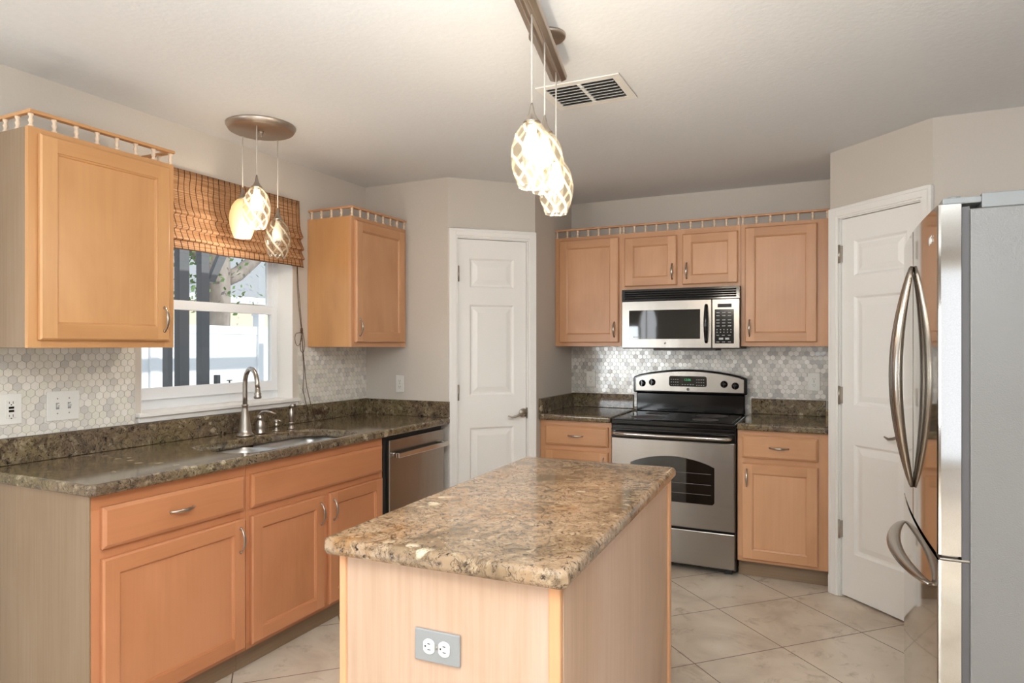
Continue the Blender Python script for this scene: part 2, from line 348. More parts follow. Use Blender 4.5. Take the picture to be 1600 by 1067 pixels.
# ------------------------------------------------------------------ the room
LX, BLY, SY, RTX = -2.84, 3.63, 4.74, -1.77      # left wall, back wall left, stove wall, return wall
CH = 2.44
MB().box(-5, -4.7, -0.1, 2.75, 5.0, 0).build('floor', M['floor']); struct(bpy.data.objects['floor'])
MB().prism([(-5, -4.7), (2.75, -4.7), (2.75, 5.0), (-3.0, 5.0), (-3.0, 0.9), (-5, 0.9)], CH, CH+0.12, 'z').build('ceiling', M['ceiling']); struct(bpy.data.objects['ceiling'])
WY0, WY1, WZ0, WZ1 = 2.005, 2.955, 1.05, 2.20
w = MB(); T = 0.16
w.box(LX-T, 0.9, 0, LX, WY0, CH).box(LX-T, WY1, 0, LX, BLY+0.12, CH).box(LX-T, WY0, 0, LX, WY1, WZ0).box(LX-T, WY0, WZ1, LX, WY1, CH)
struct(w.build('wall_left', M['wall']))
struct(MB().box(-5, 0.78, 0, LX, 0.9, CH).build('wall_dining', M['wall']))
struct(MB().box(LX, BLY, 0, -2.19, BLY+0.12, CH).build('wall_back_left', M['wall']))
# corner closets on 45 degree walls: local x runs along the wall, -y looks into the room
def closet_wall(name, loc, deg, width, open0, open1, top):
    w = MB(); w.box(0, 0, 0, open0, 0.12, CH).box(open1, 0, 0, width, 0.12, CH).box(open0, 0, top, open1, 0.12, CH)
    w.box(open0, 0.119, 0, open1, 0.125, top)
    o = struct(w.build(name, M['wall'])); o.location = loc; o.rotation_euler = (0, 0, math.radians(deg)); return o
closet_wall('wall_closet_left', (-2.19, BLY, 0), 45, 0.594, 0.055, 0.542, 2.065)
closet_wall('wall_closet_right', (0.0, 4.10, 0), -45, 0.612, 0.058, 0.562, 2.070)
struct(MB().box(RTX-0.12, 4.05, 0, RTX, SY, CH).build('wall_return_left', M['wall']))
struct(MB().box(RTX-0.12, SY, 0, 0.12, SY+0.12, CH).build('wall_stove', M['wall']))
struct(MB().box(0.0, 4.10, 0, 0.12, SY, CH).build('wall_return_right', M['wall']))
struct(MB().box(0.433, 3.667, 0, 2.75, 3.787, CH).build('wall_back_right', M['wall']))
w = MB().box(2.6, -4.7, 0, 2.72, -2.5, CH).box(2.6, 0.1, 0, 2.72, 3.667, CH).box(2.6, -2.5, 2.35, 2.72, 0.1, CH); struct(w.build('wall_right', M['wall']))
struct(MB().box(-5.0, -4.7, 0, -4.88, 0.9, CH).build('wall_dining_left', M['wall']))
w = MB().box(-4.88, -4.6, 0, -3.48, -4.5, CH).box(-3.12, -4.6, 0, 0.3, -4.5, CH).box(2.5, -4.6, 0, 2.6, -4.5, CH).box(-3.48, -4.6, 0, -3.12, -4.5, 1.1).box(0.3, -4.6, 2.3, 2.5, -4.5, CH)
arc = [(-3.48, CH), (-3.48, 1.7)]+[(-3.3-0.18*math.cos(a*PI/12), 1.7+0.5*math.sin(a*PI/12)) for a in range(1, 12)]+[(-3.12, 1.7), (-3.12, CH)]
w.prism(arc, -4.6, -4.5); struct(w.build('wall_rear', M['wall']))
# rear window and patio door bars, seen only in reflections
wf = sempty('window_2', (-3.3, -4.55, 1.1), 0)
MB().box(-0.18, -0.02, 0, 0.18, 0.02, 0.03).box(-0.18, -0.02, 0, -0.155, 0.02, 0.65).box(0.155, -0.02, 0, 0.18, 0.02, 0.65).box(-0.05, -0.02, 0, -0.03, 0.02, 1.09).build('window_frame', M['white'], wf)
df = sempty('door_3', (0.3, -4.55, 0), 0)
w = MB()
for x in (0, 0.7, 1.42, 2.14): w.box(x, -0.02, 0, x+0.06, 0.02, 2.3)
w.box(0, -0.02, 2.22, 2.2, 0.02, 2.3).box(0, -0.02, 0, 2.2, 0.02, 0.08).build('door_frame', M['white'], df)

# ------------------------------------------------------------------ doors with casing
def closet_door(n, loc, deg, x0, x1, top, cw, px0, px1, lever_x, casing_w, hinges):
    d = sempty('door_%d' % n, loc, deg)
    y0 = 0.012; th = 0.035; zb = 0.012
    m_ = MB(); panels = [(px0, 0.25, px1, 0.840), (px0, 1.05, px1, 1.635), (px0, 1.745, px1, 1.935)]
    m_.box(x0, y0+0.0135, zb, x1, y0+th, top)
    # face sheet around the panels
    m_.face([(x0, y0, zb), (px0, y0, zb), (px0, y0, top), (x0, y0, top)]).face([(px1, y0, zb), (x1, y0, zb), (x1, y0, top), (px1, y0, top)])
    zs = [zb]+[z for p in panels for z in (p[1], p[3])]+[top]
    for a in range(0, len(zs), 2): m_.face([(px0, y0, zs[a]), (px1, y0, zs[a]), (px1, y0, zs[a+1]), (px0, y0, zs[a+1])])
    m_.rings(x0, zb, x1, top, [(0, y0+0.0135), (0, y0)], None, 0, 0)
    for p in panels: m_.rings(*p, [(0, y0), (0.012, y0+0.010), (0.022, y0+0.010), (0.048, y0+0.003), (0.052, y0+0.002)], 0, 0, 0)
    m_.build('door_leaf', M['white'], d, recalc=False)
    jb = MB().box(x0-0.012, 0.001, 0, x0-0.003, 0.115, top+0.012).box(x1+0.003, 0.001, 0, x1+0.012, 0.115, top+0.012).box(x0-0.012, 0.001, top+0.003, x1+0.012, 0.115, top+0.012)
    jb.build('door_jamb', M['white'], d)
    cs = MB(); a0, a1 = x0-0.008, x1+0.008; tz = top+0.008; c = casing_w
    for q0, q1, y in ((0, c, -0.010), (0.010, c-0.006, -0.016), (c-0.016, c, -0.019)):
        cs.box(a0-q1, y, 0.001, a0-q0, -0.0005, tz+q1).box(a1+q0, y, 0.001, a1+q1, -0.0005, tz+q1).box(a0-q0, y, tz+q0, a1+q0, -0.0005, tz+q1)
    cs.build('door_casing', M['white'], d, bevel=0.002)
    for hz in hinges:
        h = MB().box(x0-0.006, -0.006, hz-0.045, x0+0.006, 0.012, hz+0.045); h.tube([(x0-0.001, -0.008, hz-0.05), (x0-0.001, -0.008, hz+0.05)], 0.006, 8); h.build('hinge', M['nickel'], d)
    lv = MB().lathe([(0.0, -0.001), (0.030, -0.001), (0.031, -0.006), (0.026, -0.011), (0.010, -0.014), (0.010, -0.045), (0, -0.045)], (lever_x, y0, 0.925), 24, 'y')
    lv.tube([(lever_x, y0-0.042, 0.925), (lever_x-0.03, y0-0.048, 0.922), (lever_x-0.06, y0-0.047, 0.909), (lever_x-0.09, y0-0.044, 0.903), (lever_x-0.118, y0-0.038, 0.912)], [0.010, 0.009, 0.008, 0.007, 0.004], 10)
    lv.build('door_handle', M['nickel'], d)
    MB().box(x1-0.002, -0.004, 0.89, x1+0.006, 0.008, 0.96).build('strike_plate', M['nickel'], d)
    return d
closet_door(1, (-2.19, BLY, 0), 45, 0.067, 0.533, 2.055, 0.47, 0.147, 0.448, 0.512, 0.055, (1.83, 1.07))
closet_door(2, (0.0, 4.10, 0), -45, 0.070, 0.552, 2.058, 0.47, 0.150, 0.468, 0.490, 0.058, (1.87, 1.10, 0.37))
MB().box(-0.0115, 4.085, 0, -0.0005, 4.13, 0.09).build('baseboard_right', M['white'], bevel=0.003); struct(bpy.data.objects['baseboard_right'])

# ------------------------------------------------------------------ window_1 in the left wall (local x along +Y, -y looks into the room = +X)
wn = sempty('window_1', (LX, WY0, 0), 90); ww = WY1-WY0
def frame_rect(mb, x0, z0, x1, z1, wd, ya, yb, wb=None, wt=None):
    wb = wd if wb is None else wb; wt = wd if wt is None else wt
    mb.box(x0, ya, z0, x0+wd, yb, z1).box(x1-wd, ya, z0, x1, yb, z1).box(x0+wd, ya, z0, x1-wd, yb, z0+wb).box(x0+wd, ya, z1-wt, x1-wd, yb, z1)
f = MB(); frame_rect(f, 0.0, WZ0+0.012, ww, WZ1, 0.038, 0.115, 0.158, 0.05); f.build('window_frame', M['vinyl'], wn, bevel=0.002)
s_ = MB(); frame_rect(s_, 0.028, WZ0+0.062, ww-0.028, 1.595, 0.042, 0.095, 0.120, 0.055, 0.045); ls = s_.build('lower_sash', M['vinyl'], wn, bevel=0.002)
MB().box(0.06, 0.106, WZ0+0.10, ww-0.06, 0.109, 1.56).build('pane', M['pane'], ls)
s_ = MB(); frame_rect(s_, 0.03, 1.56, ww-0.03, WZ1-0.03, 0.04, 0.124, 0.145); us = s_.build('upper_sash', M['vinyl'], wn, bevel=0.002)
MB().box(0.06, 0.133, 1.59, ww-0.06, 0.136, WZ1-0.06).build('pane', M['pane'], us)
MB().box(0.002, 0.0, WZ0, ww-0.002, 0.115, WZ0+0.012).box(-0.03, -0.032, WZ0-0.006, ww+0.035, 0.0, WZ0+0.012).build('window_sill', M['white'], wn, bevel=0.003)
MB().box(-0.02, -0.014, WZ0-0.032, ww+0.03, -0.001, WZ0-0.008).build('window_apron', M['white'], wn, bevel=0.002)
MB().box(0.0, 0.001, WZ0+0.012, 0.004, 0.115, WZ1).box(ww-0.004, 0.001, WZ0+0.012, ww, 0.115, WZ1).box(0, 0.001, WZ1-0.004, ww, 0.115, WZ1).build('window_reveal', M['white'], wn)

# ------------------------------------------------------------------ bamboo roman shade
sh = thing('bamboo_shade', 'woven bamboo roman shade hanging half lowered over the sink window', 'window shade', (LX, 1.985, 1.83), 90)
prof = [(-0.022, 0.39), (-0.024, 0.33), (-0.026, 0.28), (-0.030, 0.235), (-0.040, 0.20), (-0.052, 0.178), (-0.050, 0.168), (-0.034, 0.164), (-0.036, 0.15), (-0.050, 0.122), (-0.060, 0.108), (-0.056, 0.098), (-0.040, 0.096), (-0.042, 0.085), (-0.055, 0.062), (-0.066, 0.050), (-0.060, 0.042), (-0.046, 0.042), (-0.050, 0.03), (-0.054, 0.0)]
mb = MB(); L_ = 1.0; N_ = 40
def sagz(x): return 0.004*math.sin(x*9)+0.003*math.sin(x*23+1)
for a, b2 in zip(prof, prof[1:]):
    for k in range(N_):
        xa, xb = L_*k/N_, L_*(k+1)/N_
        mb.face([(xa, a[0], a[1]+sagz(xa)*(0.39-a[1])), (xb, a[0], a[1]+sagz(xb)*(0.39-a[1])), (xb, b2[0], b2[1]+sagz(xb)*(0.39-b2[1])), (xa, b2[0], b2[1]+sagz(xa)*(0.39-b2[1]))], 0, True)
o = mb.build('woven_panel', M['bamboo'], sh); so = o.modifiers.new('thick', 'SOLIDIFY'); so.thickness = 0.003
MB().box(0, -0.02, 0.368, L_, -0.001, 0.39).build('head_rail', M['maple_edge_x'], sh, bevel=0.002)
for a in (7, 12, 17, 19):      # thin dark lines along the folds and hem
    yy, zz = prof[a]; fe = MB(); fe.tube([(L_*k/N_, yy+(0.004 if a < 19 else 0), zz+sagz(L_*k/N_)*(0.39-zz)) for k in range(N_+1)], 0.0026, 6); fe.build('fold_line', M['brown_string'], sh)
cd = MB()   # cord with knot and loops, running down to a coil on the counter
q = lambda y, x, z: (y, x, z)
cd.tube([(0.972, -0.03, 0.02), (0.985, -0.02, -0.1), (1.005, -0.012, -0.22), (1.03, -0.010, -0.365), (1.045, -0.010, -0.5), (1.07, -0.012, -0.70), (1.10, -0.014, -0.80), (1.115, -0.04, -0.90)], 0.0018, 6)
cd.tube([(0.974, -0.03, 0.02), (0.99, -0.025, -0.12), (1.015, -0.016, -0.25), (1.032, -0.012, -0.37), (1.042, -0.010, -0.5), (1.05, -0.011, -0.62), (1.04, -0.012, -0.72), (1.06, -0.04, -0.88)], 0.0018, 6)
lp = [(1.030, -0.012, -0.37)]
for k in range(1, 24):
    a = 2*PI*k/24; lp.append((1.03-0.055*math.sin(a/2)**1.0*abs(math.sin(a/2))+0.012*math.sin(a), -0.014, -0.37-0.11*math.sin(a/2)*(0.6+0.4*math.sin(a))))
lp.append((1.03, -0.012, -0.37)); cd.tube(lp, 0.0016, 6)
lp = [(1.032-0.018*math.sin(a*PI/8), -0.016, -0.37-0.13*math.sin(a*PI/16)) for a in range(0, 17)]; cd.tube(lp, 0.0016, 6)
cd.lathe([(0, -0.02), (0.006, -0.014), (0.008, 0), (0.006, 0.014), (0, 0.02)], (1.03, -0.012, -0.37), 10)
cd.build('pull_cord', M['brown_string'], sh)
rr = random.Random(3); ck = MB()
for i in range(7):
    cx, cy = 1.13+rr.uniform(-0.05, 0.05), -0.055+rr.uniform(-0.015, 0.015); pts = []
    for k in range(13):
        a = 2*PI*k/12+i; pts.append((cx+rr.uniform(.018, .034)*math.cos(a), cy-0.008*i/7+0.02*math.sin(a)*0.8, -0.885+0.012+rr.uniform(0, 0.045)*(0.5+0.5*math.sin(a*1.3+i))))
    ck.tube(pts, 0.0018, 5)
ck.build('tangled_cord_end', M['brown_string'], sh)

# ------------------------------------------------------------------ hexagon backsplash
def clip(poly, x0, z0, x1, z1):
    for ax, lim, sg in ((0, x0, 1), (0, x1, -1), (1, z0, 1), (1, z1, -1)):
        out = []
        for i in range(len(poly)):
            a, b_ = poly[i], poly[(i+1) % len(poly)]; da, db = sg*(a[ax]-lim), sg*(b_[ax]-lim)
            if da >= 0: out.append(a)
            if (da >= 0) != (db >= 0):
                f_ = da/(da-db); out.append((a[0]+(b_[0]-a[0])*f_, a[1]+(b_[1]-a[1])*f_))
        poly = out
        if not poly: return []
    return poly
def hexwall(name, label, loc, deg, rects, seed, light_=True):
    rd = random.Random(seed); mb = MB(); p = 0.032; R = p/math.sqrt(3)-0.0009; gr = MB()
    for (x0, z0, x1, z1) in rects:
        gr.box(x0, -0.004, z0, x1, -0.0008, z1, 5)
    st_ = {}
    X0 = min(r[0] for r in rects); X1 = max(r[2] for r in rects); Z0 = min(r[1] for r in rects); Z1 = max(r[3] for r in rects)
    row = 0; z = Z0
    while z < Z1+p:
        x = X0-(p/2 if row % 2 else 0)
        while x < X1+p:
            mi = rd.choices(range(5), (5, 3, 4, 3, 2))[0]; tx, tz = rd.gauss(0, 0.012), rd.gauss(0, 0.012)
            for rc in rects:
                hx = clip([(x+R*math.sin(PI/3*k), z+R*math.cos(PI/3*k)) for k in range(6)], *rc)
                if len(hx) > 2:
                    top = [(a, -0.0068+tx*(a-x)+tz*(b_-z), b_) for a, b_ in hx]; mb.face(top, mi)
                    for k in range(len(hx)):
                        a, b_ = top[k], top[(k+1) % len(hx)]; mb.face([a, b_, (b_[0], -0.004, b_[2]), (a[0], -0.004, a[2])], mi)
            x += p
        z += p*math.sqrt(3)/2; row += 1
    mb.v += []; off = len(mb.v); mb.v += gr.v; mb.f += [tuple(i+off for i in f_) for f_ in gr.f]; mb.m += gr.m; mb.sm += gr.sm
    o = mb.build(name, (pearl_light+[M['lit_grout']]) if light_ else (pearl+[M['grout']])); o.location = loc; o.rotation_euler = (0, 0, math.radians(deg))
    return tag(o, label, 'backsplash')
hexwall('tile_backsplash', 'pearly hexagon mosaic tiles behind the light switches left of the window', (LX, 0, 0), 90, [(1.345, 1.017, 1.972, 1.36)], 5)
hexwall('tile_backsplash', 'pearly hexagon mosaic tiles between the window and the back corner', (LX, 0, 0), 90, [(2.993, 1.017, BLY-0.001, 1.36)], 6)
hexwall('tile_backsplash', 'silvery hexagon mosaic tiles on the wall behind the range', (0, SY, 0), 0, [(RTX+0.001, 1.0165, -1.285, 1.364), (-1.285, 0.93, -0.485, 1.364), (-0.485, 1.0165, -0.002, 1.364)], 9, False)

# ------------------------------------------------------------------ cabinets
def handle(parent, x, z, vertical=True, y=-0.020, L=0.096):
    mb = MB(); pts = []; R = []; n = 14
    for k in range(n+1):
        u = k/n; s = (u-0.5)*(L+0.012); out = 0.024*(max(0, math.sin(PI*u))**0.75)+0.001
        pts.append((x, y-out, z+s) if vertical else (x+s, y-out, z)); R.append(0.0028+0.0042*math.sin(PI*u)**1.5)
    mb.tube(pts, R, 10, 0.55, up=(0, 1, 0) if True else None)
    for e in (-1, 1):
        c = (x, y, z+e*L/2) if vertical else (x+e*L/2, y, z); mb.lathe([(0, -0.006), (0.004, -0.006), (0.0055, 0.0), (0, 0.0)], c, 12, 'y')
    return mb.build('handle', M['nickel'], parent)
def cab_door(parent, wd, x0, z0, x1, z1, hx=None, hz=None, rail=0.056):
    mb = MB(); e = 0.006; Y0, Y1 = -0.001, -0.020
    mb.rings(x0, z0, x1, z1, [(0, Y0), (0, Y1+0.005), (e, Y1)], None)
    r = rail
    mb.face([(x0+e, Y1, z0+e), (x0+r, Y1, z0+e), (x0+r, Y1, z1-e), (x0+e, Y1, z1-e)], 0).face([(x1-r, Y1, z0+e), (x1-e, Y1, z0+e), (x1-e, Y1, z1-e), (x1-r, Y1, z1-e)], 0)
    mb.face([(x0+r, Y1, z0+e), (x1-r, Y1, z0+e), (x1-r, Y1, z0+r), (x0+r, Y1, z0+r)], 1).face([(x0+r, Y1, z1-r), (x1-r, Y1, z1-r), (x1-r, Y1, z1-e), (x0+r, Y1, z1-e)], 1)
    mb.rings(x0+r, z0+r, x1-r, z1-r, [(0, Y1), (0.0005, Y1+0.004), (0.006, Y1+0.006), (0.009, Y1+0.011)], None)
    mb.face([(x0, Y0, z0), (x1, Y0, z0), (x1, Y0, z1), (x0, Y0, z1)], 0)
    d = mb.build('door', [M[wd+'_z'], M[wd+'_x']], parent)
    i = r+0.009
    MB().box(x0+i-0.004, Y1+0.0108, z0+i-0.004, x1-i+0.004, Y1+0.015, z1-i+0.004).build('door_panel', M[wd+'_z'], d)
    if hx is not None: handle(d, hx, hz, True, Y1)
    return d
def cab_drawer(parent, wd, x0, z0, x1, z1, hx=None, name='drawer'):
    mb = MB(); mb.rings(x0, z0, x1, z1, [(0, -0.001), (0, -0.013), (0.005, -0.016), (0.012, -0.020)], 1, 1, 1); mb.face([(x0, -0.001, z0), (x1, -0.001, z0), (x1, -0.001, z1), (x0, -0.001, z1)], 1)
    d = mb.build(name, [M[wd+'_z'], M[wd+'_x']], parent)
    if hx is not None: handle(d, hx, (z0+z1)/2, False, -0.020)
    return d
def gallery(parent, x0, x1, D, ztop, sides, wd, pitch=0.078, ends=True):
    h = 0.058
    g = MB(); g.box(x0, -0.010, ztop+h-0.012, x1, 0.018, ztop+h)
    for s_ in sides:
        xa, xb = (x0, x0+0.018) if s_ < 0 else (x1-0.018, x1); g.box(xa, 0.016, ztop+h-0.012, xb, D-0.002, ztop+h)
    r = g.build('gallery_rail', M[wd+'_x'], parent, bevel=0.002)
    base = MB().lathe([(0, 0), (0.009, 0), (0.009, 0.005), (0.0055, 0.008), (0.006, 0.014), (0.009, 0.022), (0.0055, 0.030), (0.006, 0.036), (0.009, 0.040), (0.009, 0.0455), (0, 0.0455)], (0, 0, 0), 10)
    first = None; pos = []; n = max(2, round((x1-x0-0.03)/pitch)); 
    for k in range(n+1): pos.append((x0+0.012+(x1-x0-0.024)*k/n, 0.006))
    for s_ in sides:
        m_ = max(2, round((D-0.03)/pitch))
        for k in range(1, m_+1): pos.append((x0+0.010 if s_ < 0 else x1-0.010, 0.006+(D-0.03)*k/m_))
    for x, y in pos:
        if first is None: first = base.build('spindle', M['spindle'], r, loc=(x, y, ztop+0.0005))
        else:
            o = first.copy(); C.objects.link(o); o.parent = r; o.location = (x, y, ztop+0.0005)
def upper(name, label, loc, deg, wd, W_, H_, D_, doors, sides=(), lam=None, gx=None, group=None):
    t_ = thing(name, label, 'cabinet', loc, deg, group)
    mb = MB(); lam = lam or wd
    mb.box(0.0, 0.019, 0.0, W_, D_, H_, 2)
    body = mb.build('body', [M[wd+'_z'], M[wd+'_x'], M[lam+'_z']], t_, bevel=0.001)
    ff = MB(); s_ = 0.030
    xs = [0]+[x for d in doors for x in (d[0], d[2])]+[W_]
    ff.box(0, 0, 0, doors[0][0]+0.012, 0.0188, H_, 0).box(doors[-1][2]-0.012, 0, 0, W_, 0.0188, H_, 0)
    for a, b_ in zip(doors, doors[1:]): ff.box(a[2]-0.012, 0, 0, b_[0]+0.012, 0.0188, H_, 0)
    for a in doors:
        ff.box(a[0]+0.012, 0, 0, a[2]-0.012, 0.0188, a[1]+0.012, 1).box(a[0]+0.012, 0, a[3]-0.012, a[2]-0.012, 0.0188, H_, 1)
    ff.build('face_frame', [M[wd+'_z'], M[wd+'_x']], t_)
    for x0, z0, x1, z1, hs in doors:
        cab_door(t_, wd, x0, z0, x1, z1, (x1-0.028 if hs > 0 else x0+0.028), z0+0.088)
    gallery(t_, 0, W_, D_, H_, sides, wd)
    return t_
UZ = 1.362
upper('wall_cabinet', 'golden maple wall cabinet with one door hanging left of the window', (LX+0.332, 1.352, UZ), 90, 'maple_gold', 0.566, 0.772, 0.330, [(0.030, 0.028, 0.536, 0.752, 1)], (-1, 1), 'laminate_grey')
upper('wall_cabinet', 'narrow maple wall cabinet hanging right of the window in the corner', (LX+0.332, 3.076, UZ), 90, 'maple_rose', 0.545, 0.765, 0.330, [(0.024, 0.028, 0.512, 0.742, -1)], (-1,), 'maple_gold')
upper('wall_cabinet', 'single door wall cabinet left of the microwave on the stove wall', (RTX+0.002, SY-0.332, 1.366), 0, 'maple_rose', 0.487, 0.766, 0.330, [(0.034, 0.026, 0.466, 0.744, 1)])
upper('wall_cabinet', 'short two door wall cabinet directly above the microwave', (-1.281, SY-0.332, 1.747), 0, 'maple_rose', 0.771, 0.385, 0.330, [(0.022, 0.022, 0.372, 0.350, 1), (0.410, 0.022, 0.754, 0.350, -1)])
upper('wall_cabinet', 'single door wall cabinet right of the microwave beside the closet', (-0.508, SY-0.332, 1.366), 0, 'maple_rose', 0.505, 0.766, 0.330, [(0.024, 0.026, 0.436, 0.744, -1)])

def base_cab(name, label, loc, deg, wd, W_, D_, fronts, left_panel=None, kick=0.10):
    H_ = 0.872; t_ = thing(name, label, 'cabinet', loc, deg)
    mb = MB().box(0.0, 0.07, 0, W_, D_, kick, 1)
    if name.startswith('sink'):
        mb = MB().box(0, 0.019, kick, W_, D_, kick+0.018).box(0, 0.019, kick+0.018, 0.018, D_, H_).box(W_-0.018, 0.019, kick+0.018, W_, D_, H_).box(0.018, D_-0.01, kick+0.018, W_-0.018, D_, H_).box(0.0, 0.07, 0, W_, D_, kick, 1)
    else: mb.box(0, 0.019, kick, W_, D_, H_, 0)
    mb.build('body', [M[wd+'_z'], M['laminate_grey_z']], t_)
    MB().box(0, 0.055, 0.001, W_, 0.0695, kick-0.001).build('toe_kick', M['laminate_grey_x'], t_)
    doors = [f for f in fronts if f[0] == 'door']
    ff = MB().box(0, 0, kick, W_, 0.0188, kick+0.028, 1).box(0, 0, H_-0.050, W_, 0.0188, H_, 1)
    xs = sorted(set([0.0]+[W_])); ff.box(0, 0, kick+0.028, doors[0][1]+0.012, 0.0188, H_-0.050, 0).box(doors[-1][3]-0.012, 0, kick+0.028, W_, 0.0188, H_-0.050, 0)
    for a, b_ in zip(doors, doors[1:]): ff.box(a[3]-0.012, 0, kick+0.028, b_[1]+0.012, 0.0188, doors[0][4]-0.012, 0)
    ff.box(doors[0][1]+0.012, 0, doors[0][4]-0.012, doors[-1][3]-0.012, 0.0188, doors[0][4]+0.045, 1)
    ff.build('face_frame', [M[wd+'_z'], M[wd+'_x']], t_)
    for f in fronts:
        if f[0] == 'door':
            _, x0, z0, x1, z1, hs = f; cab_door(t_, wd, x0, z0, x1, z1, (x1-0.028 if hs > 0 else x0+0.028), z1-0.085)
        elif f[0] == 'drawer': cab_drawer(t_, wd, *f[1:5], hx=(f[1]+f[3])/2)
        else: cab_drawer(t_, wd, *f[1:5], name='false_drawer_front')
    if left_panel:
        MB().box(-0.006, 0.0, 0.0, -0.0005, D_, H_).build('side_panel', M['laminate_grey_z'], t_, bevel=0.001)
    return t_
FX = -2.200
base_cab('base_cabinet', 'orange maple base cabinet with drawer at the near end under the window counter', (FX, 1.376, 0), 90, 'maple_orange', 0.642, 0.636, [('drawer', 0.030, 0.690, 0.625, 0.830), ('door', 0.030, 0.118, 0.628, 0.656, 1)], True)
base_cab('sink_base_cabinet', 'orange maple sink cabinet with two doors beside the dishwasher', (FX, 2.020, 0), 90, 'maple_orange', 0.934, 0.636, [('false', 0.018, 0.690, 0.918, 0.830), ('door', 0.018, 0.118, 0.462, 0.656, 1), ('door', 0.496, 0.118, 0.918, 0.656, -1)])
FY = 4.132
base_cab('base_cabinet', 'base cabinet with drawer left of the range in the corner', (RTX+0.003, FY, 0), 0, 'maple_rose', 0.497, SY-FY-0.003, [('drawer', 0.040, 0.712, 0.477, 0.842), ('door', 0.040, 0.118, 0.477, 0.680, 1)])
base_cab('base_cabinet', 'base cabinet with drawer and door right of the range beside the closet', (-0.496, FY, 0), 0, 'maple_rose', 0.492, SY-FY-0.003, [('drawer', 0.026, 0.712, 0.434, 0.842), ('door', 0.026, 0.118, 0.434, 0.680, -1)])

# ------------------------------------------------------------------ countertops
def slab(name, outer, z0, z1, mat, label, holes=(), bev=0.013, loc=(0, 0, 0), deg=0):
    bm = bmesh.new(); loops = []
    for lp_ in [outer]+list(holes):
        vs = [bm.verts.new((x, y, z1)) for x, y in lp_]; es = [bm.edges.new((vs[i], vs[(i+1) % len(vs)])) for i in range(len(vs))]; loops.append(vs)
    if holes: bmesh.ops.triangle_fill(bm, use_beauty=True, use_dissolve=False, edges=bm.edges[:])
    else: bm.faces.new(loops[0])
    ret = bmesh.ops.extrude_face_region(bm, geom=bm.faces[:]); 
    for v in ret['geom']:
        if isinstance(v, bmesh.types.BMVert): v.co.z = z0
    bmesh.ops.recalc_face_normals(bm, faces=bm.faces)
    me = bpy.data.meshes.new(name); bm.to_mesh(me); bm.free(); me.materials.append(mat)
    o = bpy.data.objects.new(name, me); C.objects.link(o); o.location = loc; o.rotation_euler = (0, 0, math.radians(deg))
    b = o.modifiers.new('bevel', 'BEVEL'); b.width = bev; b.segments = 8; b.limit_method = 'ANGLE'; b.angle_limit = math.radians(50)
    for p in me.polygons: p.use_smooth = False
    return tag(o, label, 'countertop')
def rrect(x0, y0, x1, y1, r, n=5):
    pts = []
    for cx, cy, a0 in ((x1-r, y1-r, 0), (x0+r, y1-r, 90), (x0+r, y0+r, 180), (x1-r, y0+r, 270)):
        for k in range(n+1):
            a = math.radians(a0+90*k/n); pts.append((cx+r*math.cos(a), cy+r*math.sin(a)))
    return pts
CX1 = -2.165
sink_cut = rrect(-2.595, 2.030, -2.216, 2.825, 0.11, 7)
slab('countertop', [(LX+0.002, 1.352), (CX1-0.02, 1.352), (CX1, 1.372), (CX1, BLY-0.012), (-2.18, BLY-0.002), (LX+0.002, BLY-0.002)], 0.873, 0.914, M['granite_dark'], 'dark brown granite countertop along the window wall with sink cutout', [sink_cut])
slab('countertop', [(RTX+0.002, 4.098), (-1.268, 4.098), (-1.268, SY-0.002), (RTX+0.002, SY-0.002)], 0.873, 0.914, M['granite_dark'], 'small brown granite countertop left of the range')
slab('countertop', [(-0.498, 4.098), (-0.002, 4.098), (-0.002, SY-0.002), (-0.498, SY-0.002)], 0.873, 0.914, M['granite_dark'], 'small brown granite countertop right of the range')
def upstand(boxes, label):
    mb = MB()
    for b_ in boxes: mb.box(*b_)
    return tag(mb.build('granite_upstand', M['granite_dark'], bevel=0.003), label, 'backsplash')
upstand([(LX+0.001, 1.352, 0.9145, LX+0.024, BLY-0.003, 1.0155)], 'long low granite strip standing behind the sink counter')
upstand([(LX+0.0245, BLY-0.023, 0.9145, -2.172, BLY-0.0015, 1.0155)], 'short granite strip on the wall above the dishwasher')
upstand([(RTX+0.001, 4.105, 0.9145, RTX+0.023, SY-0.024, 1.0155)], 'granite strip on the side wall left of the range')
upstand([(RTX+0.001, SY-0.0235, 0.9145, -1.287, SY-0.001, 1.0155)], 'granite strip on the back wall left of the range')
upstand([(-0.478, SY-0.0235, 0.9145, -0.025, SY-0.001, 1.0155)], 'granite strip on the back wall right of the range')
upstand([(-0.0235, 4.105, 0.9145, -0.001, SY-0.001, 1.0155)], 'granite strip on the side wall right of the range')

# ------------------------------------------------------------------ sink
sk = thing('kitchen_sink', 'double bowl stainless steel sink under the granite counter', 'sink', (-2.41, 2.44, 0.66))
def bowl(y0, y1, x0, x1, depth):
    mb = MB(); secs = []
    for k, (ins, z) in enumerate([(0, 0.2115), (0.003, 0.18), (0.010, 0.06), (0.03, 0.035), (0.07, 0.03)]):
        secs.append([(x, y, z) for x, y in rrect(x0+ins, y0+ins, x1-ins, y1-ins, 0.05)])
    for a, b_ in zip(secs, secs[1:]):
        for k in range(len(a)): mb.face([a[k], a[(k+1) % len(a)], b_[(k+1) % len(a)], b_[k]], 0, True)
    mb.face(secs[-1]); o = mb.build('bowl', M['steel_sink'], sk)
    s = o.modifiers.new('thick', 'SOLIDIFY'); s.thickness = 0.002
    MB().lathe([(0, 0.031), (0.045, 0.031), (0.047, 0.033), (0.036, 0.033), (0.03, 0.0315), (0, 0.0315)], ((x0+x1)/2, (y0+y1)/2, 0.0), 24).build('drain', M['chrome'], o)
